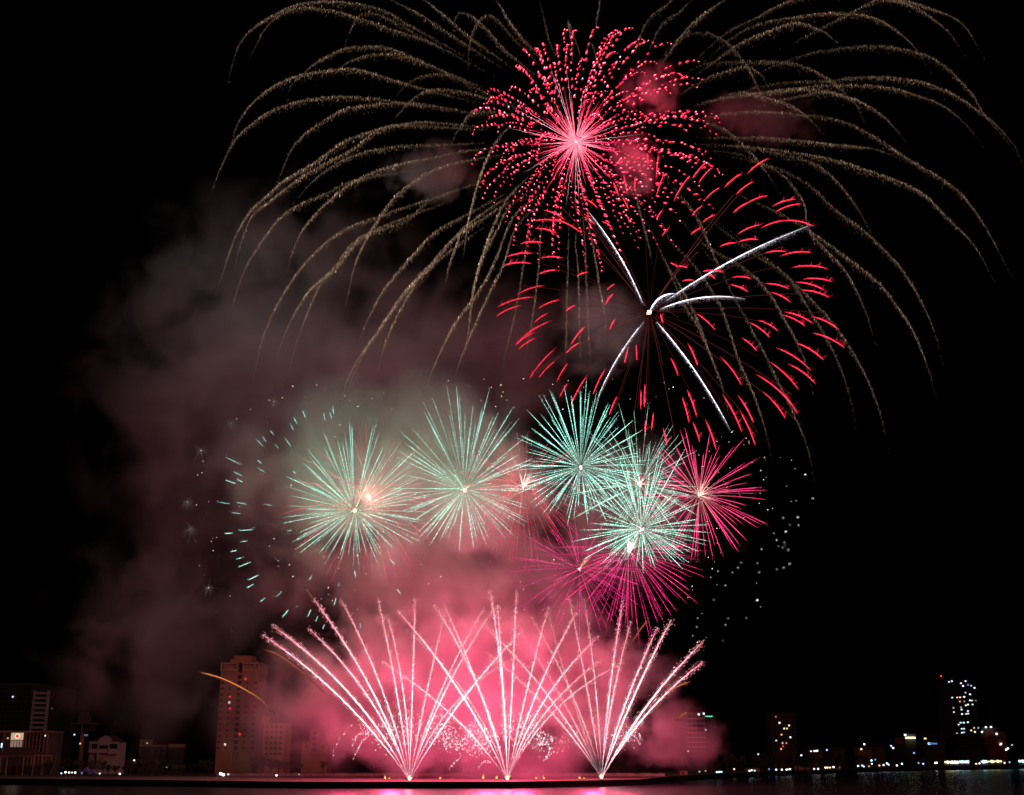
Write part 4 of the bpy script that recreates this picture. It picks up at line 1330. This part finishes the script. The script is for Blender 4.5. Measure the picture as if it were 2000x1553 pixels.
# ------------------------------------------------------------------ dashes and twinkling sparks round the green row
Z9 = (3.107, 350, 740)
CY = [(280, 475, 375, 522), (330, 565, 385, 590), (280, 615, 345, 638), (350, 610, 385, 627), (235, 748, 310, 760), (340, 750, 410, 762), (515, 760, 562, 771), (318, 813, 370, 818), (360, 922, 452, 915),
      (275, 940, 325, 936), (370, 990, 408, 985), (310, 1050, 348, 1042), (345, 1095, 382, 1085), (358, 1143, 435, 1112), (418, 1222, 485, 1190), (410, 1270, 452, 1245), (490, 1355, 522, 1330),
      (585, 1325, 625, 1292), (625, 1450, 665, 1398), (785, 1225, 806, 1197), (780, 1445, 800, 1400), (828, 1475, 843, 1440), (940, 1375, 953, 1328), (1063, 1160, 1070, 1205), (1272, 1092, 1312, 1128),
      (1320, 1275, 1345, 1308), (470, 370, 510, 412), (505, 350, 528, 382), (550, 312, 577, 346), (640, 360, 680, 413), (470, 535, 523, 573), (475, 495, 500, 515), (693, 235, 717, 275), (672, 272, 693, 310),
      (748, 195, 767, 240), (875, 205, 885, 250), (912, 200, 927, 245), (930, 165, 938, 215), (580, 400, 603, 423), (835, 488, 860, 520), (655, 925, 685, 919), (690, 560, 708, 577), (872, 1520, 882, 1490),
      (1097, 1480, 1102, 1515), (965, 1260, 972, 1235)]


def cyan_dashes():
    Y0 = 532
    C = P(600, 985, Y0); s = scale(985, Y0)
    t = thing('dash_shell_firework', 'scattered ring of small mint green dashes at the left of the green row', 'firework', C)
    for x0, y0, x1, y1 in CY:
        a = np.array([Z9[1] + x0 / Z9[0], Z9[2] + y0 / Z9[0]]); b = np.array([Z9[1] + x1 / Z9[0], Z9[2] + y1 / Z9[0]])
        m = max(5, int(np.linalg.norm(b - a) / 1.8))
        u = np.linspace(0, 1, m)
        c2 = a + (b - a) * u[:, None]
        dep = RNG.uniform(-22, 22)
        pts = np.array([P(x, y, Y0 + dep) for x, y in c2])
        g = Glow(C)
        h = RNG.lognormal(0, .3, m) * RNG.uniform(.4, 1.1) * np.clip(u / .25, .3, 1) * np.clip((1 - u) / .2, .3, 1)
        g.tube(pts, s * .75, np.array([.5, 1.25, 1.05]) * h[:, None])
        n = m // 2 + 1
        q = RNG.integers(0, m, n)
        g.sparks(pts[q] + s * RNG.normal(0, 1.3, (n, 3)) + UP * s * 1.4, s * .45, np.array([.3, .75, .62]), stretch=2)
        g.build('dash_star', t)


def twinkles(label, Y0, pts2, halo, name='strobe_firework'):
    Y0 = Y0 * 1.117
    ctr = np.mean(pts2, axis=0)
    C = P(ctr[0], ctr[1], Y0); s = scale(ctr[1], Y0)
    t = thing(name, label, 'firework', C)
    for i, (x, y) in enumerate(pts2[:100]):
        p = P(x, y, Y0 + RNG.uniform(-30, 30))
        g = Glow(C)
        e = RNG.uniform(.7, 2.4)
        g.sparks([p], s * RNG.uniform(.26, .46), np.array([[3.6, 3.3, 2.8]]) * e, axis=(.7, 0, .5), stretch=RNG.choice([1.0, 1.2, 2.2, 4.0], p=[.5, .3, .15, .05]))
        if i in halo:                                          # a starlet breaking into faint grey threads
            for d in fib(26):
                u = np.linspace(.15, 1, 5)
                g.tube(p + s * d * RNG.uniform(12, 26) * u[:, None] - UP * (s * 5 * u * u)[:, None], s * .3, np.array([.12, .09, .08])[None] * (1.15 - u)[:, None])
        g.build('spark', t)


def all_twinkles():
    pts = []
    while len(pts) < 100:
        a = math.radians(RNG.uniform(-62, 78)); r = RNG.uniform(95, 305)
        x, y = 1290 + r * math.cos(a) * (1.0 if a < 0 else .95), 1010 + r * math.sin(a) * .88
        if RNG.random() < (r / 305) ** .8 and not (r > 250 and a < -.7): pts.append((x, y))
    twinkles('crescent of tiny white twinkling sparks at the right of the crimson burst', 470, pts, set())
    pts = [(1000 + RNG.normal(80, 150), RNG.uniform(738, 800)) for _ in range(34)] + [(RNG.uniform(600, 1100), RNG.uniform(1075, 1200)) for _ in range(30)]
    twinkles('sparse tiny white sparks strewn through the middle of the green row smoke', 472, pts, set())
    z = [(545, 130), (575, 138), (575, 160), (625, 115), (765, 110), (835, 40), (885, 62), (810, 137), (690, 45), (315, 272), (350, 243), (537, 265), (430, 185), (133, 435), (113, 583), (138, 570), (145, 500),
         (50, 748), (105, 765), (180, 745), (70, 912), (97, 985), (195, 988), (203, 968), (226, 962), (207, 1042), (123, 1135), (153, 1188), (177, 1268), (225, 1415), (310, 1318), (473, 1463), (318, 1533),
         (575, 970), (585, 1090), (600, 1103), (602, 1137), (550, 1015), (497, 578), (527, 627), (365, 775), (305, 798), (168, 822), (1080, 75), (1173, 77), (1240, 85), (1085, 168), (1170, 120), (1288, 183), (1317, 160), (1355, 213),
         (945, 352), (975, 280), (580, 460), (793, 425), (872, 425), (680, 645), (1033, 130), (1005, 103), (690, 1200), (715, 1382), (862, 1335), (905, 1268), (668, 1128)]
    pts = [(350 + x / 3.107, 740 + y / 3.107) for x, y in z]
    twinkles('loose swarm of white sparks with faint grey threads at the far left', 490, pts, {1, 9, 13, 17, 20, 28})


# ------------------------------------------------------------------ comet fans on the quay
FANS = [
    ('pink white fan of comets rising from the left launch point', (800, 1524), [
        ((513, 1240), (663, 1361), 1.15), ((533, 1223), (669, 1340), 1.15), ((602, 1227), (696, 1329), .95), ((614, 1172), (699, 1299), 1.0), ((666, 1171), (726, 1296), .8), ((738, 1168), (768, 1315), .8),
        ((757, 1201), (780, 1304), .75), ((811, 1171), (807, 1304), .8), ((870, 1195), (838, 1331), .75), ((947, 1186), (881, 1307), .75), ((963, 1191), (892, 1307), .85), ((1021, 1231), (903, 1367), 1.0), ((999, 1287), (927, 1337), .6)]),
    ('brightest fan of comets rising from the middle launch point', (991, 1523), [
        ((778, 1195), (876, 1318), 1.1), ((745, 1293), (862, 1378), .85), ((851, 1186), (928, 1329), 1.0), ((865, 1178), (925, 1318), .8), ((794, 1231), (858, 1292), .5), ((958, 1155), (982, 1348), 1.2), ((972, 1182), (981, 1321), 1.0),
        ((1009, 1157), (1002, 1307), .85), ((1071, 1187), (1034, 1329), .8), ((1127, 1195), (1064, 1318), .85), ((1168, 1244), (1102, 1315), .9), ((1173, 1291), (1092, 1361), .75), ((1222, 1293), (1119, 1356), .6)]),
    ('fan of comets from the right launch point with thick arms leaning right', (1175, 1520.5), [
        ((950, 1225), (1040, 1321), .8), ((950, 1275), (1032, 1345), .7), ((1015, 1233), (1081, 1337), .55), ((1037, 1206), (1086, 1291), .55), ((1071, 1195), (1111, 1342), .4), ((1111, 1165), (1143, 1326), .6), ((1141, 1171), (1162, 1331), .6),
        ((1218, 1169), (1192, 1340), .85), ((1233, 1214), (1202, 1337), .8), ((1284, 1227), (1236, 1337), 1.0), ((1312, 1210), (1250, 1334), 1.15), ((1373, 1254), (1277, 1361), 1.4), ((1373, 1293), (1274, 1383), 1.4)]),
]


def fans():
    for fi, (label, base, arms) in enumerate(FANS):
        B = ground_hit(base[0], base[1], QZ)
        Y0 = float(B[1])
        s = scale(1400, Y0)
        t = thing('comet_fan', label, 'firework', B, 'fans of comets on the quay')
        for tip, mid, w in arms:
            a = np.array([base, mid, tip], float)
            l = np.linalg.norm(np.diff(a, axis=0), axis=1).sum()
            m = int(l / 2.2)
            c2 = quad3(a[0], a[1], a[2], m)
            u = np.linspace(0, 1, m)
            dep = RNG.uniform(-9, 9)
            pts = np.array([P(x, y, Y0 + dep * k) for (x, y), k in zip(c2, u)])
            pts += RNG.normal(0, .28 * s, pts.shape)
            env = np.clip(u / .2, .35, 1)
            cool = np.clip((u - .45) / .55, 0, 1)[:, None]
            col = np.array([4.4, 2.7, 3.0]) * (1 - cool) + np.array([2.4, .22, .45]) * cool
            r = s * w * RNG.uniform(.75, 1.0) * (.42 + .6 * np.sin(np.pi * np.clip(u * .8 + .12, 0, 1))) * np.where(u > .9, (1 - u) / .1 * .75 + .25, 1) * np.clip(u / .3, .4, 1)
            gg = RNG.lognormal(0, .3, m)
            g = Glow(B)
            g.tube(pts, r, col * (env * gg)[:, None] * min(1, w * .9), sides=5)
            n = int(l * 2.4)
            q = RNG.integers(int(m * .22), m, n)
            p = pts[q] + s * RNG.normal(0, 1.9, (n, 3)) * (.6 + .8 * w)
            cc = np.where(RNG.random((n, 1)) < .5, np.array([1.6, .35, .55]), np.array([1.9, 1.1, 1.0])) * RNG.lognormal(-.3, .5, (n, 1)) * (1 - .4 * u[q])[:, None] * min(1, w)
            g.sparks(p, s * RNG.uniform(.35, .75, n), cc, axis=(.6, 0, .7), stretch=RNG.uniform(1, 2.4, n))
            for _ in range(int(9 * w * (1.4 if fi == 0 else .7))):           # short up-right spurs along the upper half of the path
                k = int(m * RNG.uniform(.45, .97))
                ln = s * RNG.uniform(4, 11); v = np.linspace(0, 1, 4)
                d = np.array([RNG.normal(.7, .15), 0, RNG.normal(.7, .2)])
                g.tube(pts[k] + d * (v * ln)[:, None], s * .55 * (1 - .5 * v), np.array([1.9, .25, .45])[None] * (1 - .6 * v)[:, None] * w)
            g.build('comet', t)
        # crackling bouquet low over the mortars
        g = Glow(B)
        for cx, cyy, sx, sy, n in SPRAY[fi]:
            n = int(n * .6)
            x = RNG.normal(cx, sx, n); y = RNG.normal(cyy, sy, n)
            p = np.array([P(a, b, Y0 + RNG.normal(0, 6)) for a, b in zip(x, y)])
            d = np.stack([RNG.normal(0, 1, n), np.zeros(n), RNG.normal(.2, 1, n)], 1)
            g.sparks(p, s * RNG.uniform(.35, .75, n), np.array([1.7, 1.25, 1.35]) * RNG.lognormal(-.1, .5, (n, 1)), axis=d, stretch=RNG.uniform(1, 3, n))
        for arc in ARCS[fi]:
            c2 = catmull(arc, 22)
            c2 = c2 + RNG.normal(0, 1.2, c2.shape)
            p = np.array([P(a, b, Y0 - 5) for a, b in c2])
            g.sparks(p, s * RNG.uniform(.4, .9, 22), np.array([1.5, .9, 1.0]) * RNG.lognormal(0, .5, (22, 1)), axis=UP, stretch=1.5)
        g.build('crackle_sparks', t, 'stuff')
        g = Glow(B)
        g.sparks([B + UP * .5], s * 3.2, np.array([[5, 3.6, 2.0]]), stretch=1.2)
        g.sparks(B + UP * 1.2 + s * np.abs(RNG.normal(0, 2.5, (30, 3))) * np.array([1, 1, 1.5]) * RNG.choice([-1, 1], (30, 3)) * np.array([1, 1, .4]), s * .7, np.array([3, 1.6, .8]))
        g.build('muzzle_flash', t)
        mo = Solid(B)
        for dx in np.linspace(-1.6, 1.6, 7):
            mo.cyl((B[0] + dx * .55, B[1] + .6, QZ), (B[0] + dx, B[1] + .6, QZ + .8), .1, .1, 7)
        mo.box(B[0] - 1.6, B[0] + 1.6, B[1] + .45, B[1] + .75, QZ, QZ + .25)
        mo.build('mortar_rack', M['metal'], t)
        for hh, w in FANLIGHT[fi]:
            lamp(t, 'comet_light', P(base[0] + hh[0], hh[1], 516), (1.0, .04, .165), w * LP['fan'], 3)
        lamp(t, 'comet_light', B + UP * 4.5 - np.array([0, 4, 0]), (1.0, .16, .24), .015 * LP['fan'], 1.5)
        for (hx, hy), c, w in HOT[fi]:
            lamp(t, 'comet_light', P(hx, hy, 526), c, w * LP['fan'], 3)  # extra lamps added to tint the smoke lilac, rose and salmon


SPRAY = [
    [(770, 1425, 18, 22, 300), (812, 1412, 22, 14, 150), (850, 1415, 16, 14, 160), (872, 1440, 14, 12, 260), (893, 1452, 18, 10, 260), (728, 1428, 14, 9, 60)],
    [(940, 1450, 20, 14, 520), (925, 1425, 14, 12, 180), (1003, 1420, 20, 18, 330), (1030, 1412, 14, 13, 200), (1062, 1450, 13, 9, 300), (1048, 1440, 20, 10, 120)],
    [(1232, 1430, 14, 12, 70), (1215, 1440, 20, 14, 60), (1100, 1445, 16, 14, 60)],
]
ARCS = [
    [[(730, 1424), (700, 1416), (675, 1428), (658, 1455), (649, 1480)], [(722, 1430), (697, 1438), (690, 1455), (693, 1480)], [(740, 1430), (712, 1428), (690, 1445)], [(720, 1436), (705, 1452), (697, 1470)]],
    [[(958, 1488), (945, 1488), (934, 1500)], [(900, 1480), (890, 1488), (878, 1500)], [(1062, 1485), (1075, 1473), (1085, 1466)]],
    [[(1232, 1425), (1245, 1432), (1252, 1445)], [(1236, 1435), (1246, 1446), (1250, 1455)]],
]
HOT = [[((800, 1405), (1, .2, .4), .03)], [((935, 1335), (1, .38, .8), .07), ((985, 1405), (1, .3, .6), .04)], [((1155, 1350), (1, .16, .14), .08)]]
FANLIGHT = [
    [((-35, 1400), 1.0), ((-120, 1310), .8), ((10, 1280), .8)],
    [((-40, 1385), 1.0), ((30, 1400), .9), ((-10, 1300), 1.1), ((-75, 1230), .6)],
    [((-20, 1400), .7), ((-30, 1290), .6), ((40, 1330), .35)],
]


def ember_arcs():
    E = [([(388, 1312), (440, 1328), (500, 1360), (535, 1392)], 470, (1.0, .30, .09), 1.0, 'orange ember arc crossing the top of the tall pink tower'),
         ([(512, 1268), (545, 1280), (590, 1313), (632, 1352)], 466, (.8, .22, .1), .5, 'faint orange ember arc left of the left comet fan'),
         ([(595, 1147), (607, 1163), (622, 1184)], 462, (.7, .25, .15), .35, 'short faint ember arc over the left comet fan'),
         ([(1349, 1331), (1320, 1342), (1296, 1362), (1274, 1390)], 470, (1.0, .28, .09), .7, 'orange ember arc under the thick right comet arms'),
         ([(1345, 1390), (1333, 1396), (1320, 1408)], 474, (1.0, .28, .09), .55, 'short thick ember arc beside the hotel block'),
         ([(1267, 1210), (1250, 1230), (1225, 1270)], 468, (.9, .26, .1), .45, 'dim ember arc between right comet arms')]
    for arc, Y, col, e, lab in E:
        Y *= 1.117
        c2 = catmull(arc, 40)
        pts = np.array([P(x, y, Y) for x, y in c2])
        u = np.linspace(0, 1, 40)
        s = scale(arc[0][1], Y)
        t = thing('ember_arc', lab, 'firework', pts[0], 'orange ember arcs')
        g = Glow(pts[0])
        env = np.clip(u / .12, .15, 1) * np.clip((1 - u) / .5, .03, 1)
        g.tube(pts, s * (.25 + .75 * env) * np.clip(np.minimum(u, 1 - u) / .06, .05, 1), np.array(col) * (env ** .5 * e)[:, None])
        n = 160
        q = RNG.integers(0, 40, n)
        g.sparks(pts[q] + s * RNG.normal(0, 1.6, (n, 3)), s * .5, np.array(col) * .45 * e * env[q][:, None], stretch=2)
        g.build('ember_trail', t)


def flames():
    for i, (px, py, h) in enumerate([(752, 1520, 6), (760, 1522, 3), (860, 1521, 4), (944, 1517, 7), (970, 1518, 6), (1047, 1517.5, 4), (1062, 1518, 4.5), (1132, 1515.5, 5), (1141, 1517, 3)]):
        B = ground_hit(px, 1523 + (.0), QZ)
        s = scale(1515, B[1])
        t = thing('ground_flame', 'small yellow ground flame on the quay, %s from the left' % ordinal(i + 1), 'flame', B, 'small yellow flames along the quay')
        g = Glow(B)
        u = np.linspace(0, 1, 10)
        hh = h * 1.3 * s
        path = B + UP * (u * hh)[:, None] + np.array([1, 0, 0]) * (np.sin(u * 5 + i) * .12 * hh * u)[:, None]
        g.tube(path, s * 1.6 * np.sin(np.pi * np.clip(u * .85 + .12, 0, 1)), np.array([2.4, 1.35, .35]) * (1.1 - .8 * u)[:, None], sides=6)
        n = 12
        g.sparks(B + UP * (RNG.uniform(0, 1.3, n) * hh)[:, None] + s * RNG.normal(0, 1.3, (n, 3)), s * .45, np.array([1.6, .7, .15]))
        g.build('flame', t)
        so = Solid(B).cyl(tuple(B), tuple(B + UP * .35), .35, .45, 10)
        so.build('fire_pot', M['metal'], t)


LP = dict(willow=3.3e4, green=6.5e4, mag=3e4, rose=1.0e5, white=3.5e4, fan=1.3e5)
willow()
peonies()
chrysanthemum()
red_dashes()
white_comets()
cyan_dashes()
all_twinkles()
fans()
ember_arcs()
flames()

# ================================================================== SMOKE
def smoke(label, px, py, Y, rx, ry, depth, dens, nscale, a=1.1, b=2.2, t0=.18, t1=.85, seed=0, color=(.85, .85, .85), tilt=0.0):
    Y *= 1.117
    C = P(px, py, Y)
    s = scale(py, Y)
    R = (rx * s, depth, ry * s)
    me = bpy.data.meshes.new('smoke')
    so = Solid((0, 0, 0)).ball((0, 0, 0), 1.0, 10)
    me.from_pydata([(x * R[0] * 1.02, y * R[1] * 1.02, z * R[2] * 1.02) for x, y, z in so.v], [], so.f)
    m = bpy.data.materials.new('smoke')
    m.use_nodes = True
    nt = m.node_tree
    for n in list(nt.nodes): nt.nodes.remove(n)
    N, K = nt.nodes.new, nt.links.new
    out = N('ShaderNodeOutputMaterial')
    vs = N('ShaderNodeVolumeScatter')
    vs.inputs['Color'].default_value = tuple(color) + (1,)
    tc = N('ShaderNodeTexCoord')
    dv = N('ShaderNodeVectorMath'); dv.operation = 'DIVIDE'; dv.inputs[1].default_value = R
    ln = N('ShaderNodeVectorMath'); ln.operation = 'LENGTH'
    K(tc.outputs['Object'], dv.inputs[0]); K(dv.outputs[0], ln.inputs[0])
    inv = N('ShaderNodeMath'); inv.operation = 'SUBTRACT'; inv.inputs[0].default_value = 1.0; inv.use_clamp = True
    K(ln.outputs['Value'], inv.inputs[1])
    ad = N('ShaderNodeVectorMath'); ad.operation = 'ADD'; ad.inputs[1].default_value = (seed * 31.7, seed * 17.3, seed * 9.1)
    K(tc.outputs['Object'], ad.inputs[0])
    no = N('ShaderNodeTexNoise')
    no.inputs['Scale'].default_value = 1.0 / nscale
    no.inputs['Detail'].default_value = 5.0
    no.inputs['Roughness'].default_value = .55
    no.inputs['Distortion'].default_value = .35
    K(ad.outputs[0], no.inputs['Vector'])
    m1 = N('ShaderNodeMath'); m1.operation = 'MULTIPLY_ADD'; m1.inputs[1].default_value = b; m1.inputs[2].default_value = -.5 * b
    K(no.outputs['Fac'], m1.inputs[0])
    m2 = N('ShaderNodeMath'); m2.operation = 'MULTIPLY_ADD'; m2.inputs[1].default_value = a
    K(inv.outputs[0], m2.inputs[0]); K(m1.outputs[0], m2.inputs[2])
    ss = N('ShaderNodeMapRange'); ss.interpolation_type = 'SMOOTHSTEP'
    ss.inputs['From Min'].default_value = t0; ss.inputs['From Max'].default_value = t1
    ss.inputs['To Min'].default_value = 0; ss.inputs['To Max'].default_value = dens
    K(m2.outputs[0], ss.inputs['Value'])
    ed = N('ShaderNodeMapRange'); ed.interpolation_type = 'SMOOTHSTEP'
    ed.inputs['From Min'].default_value = 0; ed.inputs['From Max'].default_value = .4
    K(inv.outputs[0], ed.inputs['Value'])
    mm = N('ShaderNodeMath'); mm.operation = 'MULTIPLY'
    K(ss.outputs[0], mm.inputs[0]); K(ed.outputs[0], mm.inputs[1])
    K(mm.outputs[0], vs.inputs['Density'])
    K(vs.outputs[0], out.inputs['Volume'])
    m.cycles.volume_sampling = 'MULTIPLE_IMPORTANCE'
    m.cycles.homogeneous_volume = False
    o = link('smoke', me, m)
    o.location = tuple(C)
    o.rotation_euler[1] = tilt
    tag(o, label, 'smoke', 'smoke drifting from the fireworks', 'stuff')
    return o


smoke('huge grey smoke column drifting up the left side of the sky', 520, 740, 575, 440, 540, 60, .013, 32, a=1.3, b=3.0, seed=1)
smoke('grey brown smoke behind the falling willow branches', 900, 690, 570, 360, 210, 40, .011, 28, a=1.4, b=2.5, seed=2)
smoke('dull reddish smoke wisps above the left promenade', 340, 1240, 570, 330, 290, 40, .015, 26, a=1.2, b=2.9, seed=3)
smoke('green lit smoke around the left green bursts', 760, 920, 486, 430, 250, 28, .03, 27, a=1.5, b=2.2, seed=4)
smoke('bright pink smoke bank behind the comet fans', 900, 1350, 506, 500, 290, 34, .05, 22, a=1.3, b=2.9, seed=5)
smoke('pink smoke rising over the comet fans', 860, 1130, 512, 480, 140, 28, .022, 24, a=1.3, b=2.4, seed=6)
smoke('torn pink smoke low at the right end of the bank', 1320, 1440, 495, 140, 90, 14, .035, 13, seed=7)
smoke('crimson smoke puff upper right of the rose burst', 1272, 172, 494, 78, 76, 13, .055, 9, seed=8, a=1.15, b=2.9, t1=1.05)
smoke('crimson smoke puff lower right of the rose burst', 1236, 325, 494, 66, 95, 12, .05, 9, seed=9, a=1.1, b=2.9, t1=1.05)
smoke('dusky pink smoke puff left of the rose burst', 845, 335, 500, 125, 80, 14, .035, 11, seed=10, a=1.4, b=2.8)
smoke('faint mauve smoke puff on the willow branches at right', 1480, 230, 505, 170, 80, 16, .016, 14, a=1.2, b=2.8, seed=11)
smoke('grey mauve smoke beside the white comet burst', 1170, 640, 500, 140, 130, 16, .02, 16, seed=12)
smoke('thin smoke between the right green and crimson bursts', 1215, 985, 492, 230, 200, 24, .009, 20, seed=13, a=1.3)
smoke('crimson haze in front of the tall pink tower and its neighbours', 570, 1415, 530, 210, 150, 22, .016, 20, seed=14, a=1.3, b=2.4)
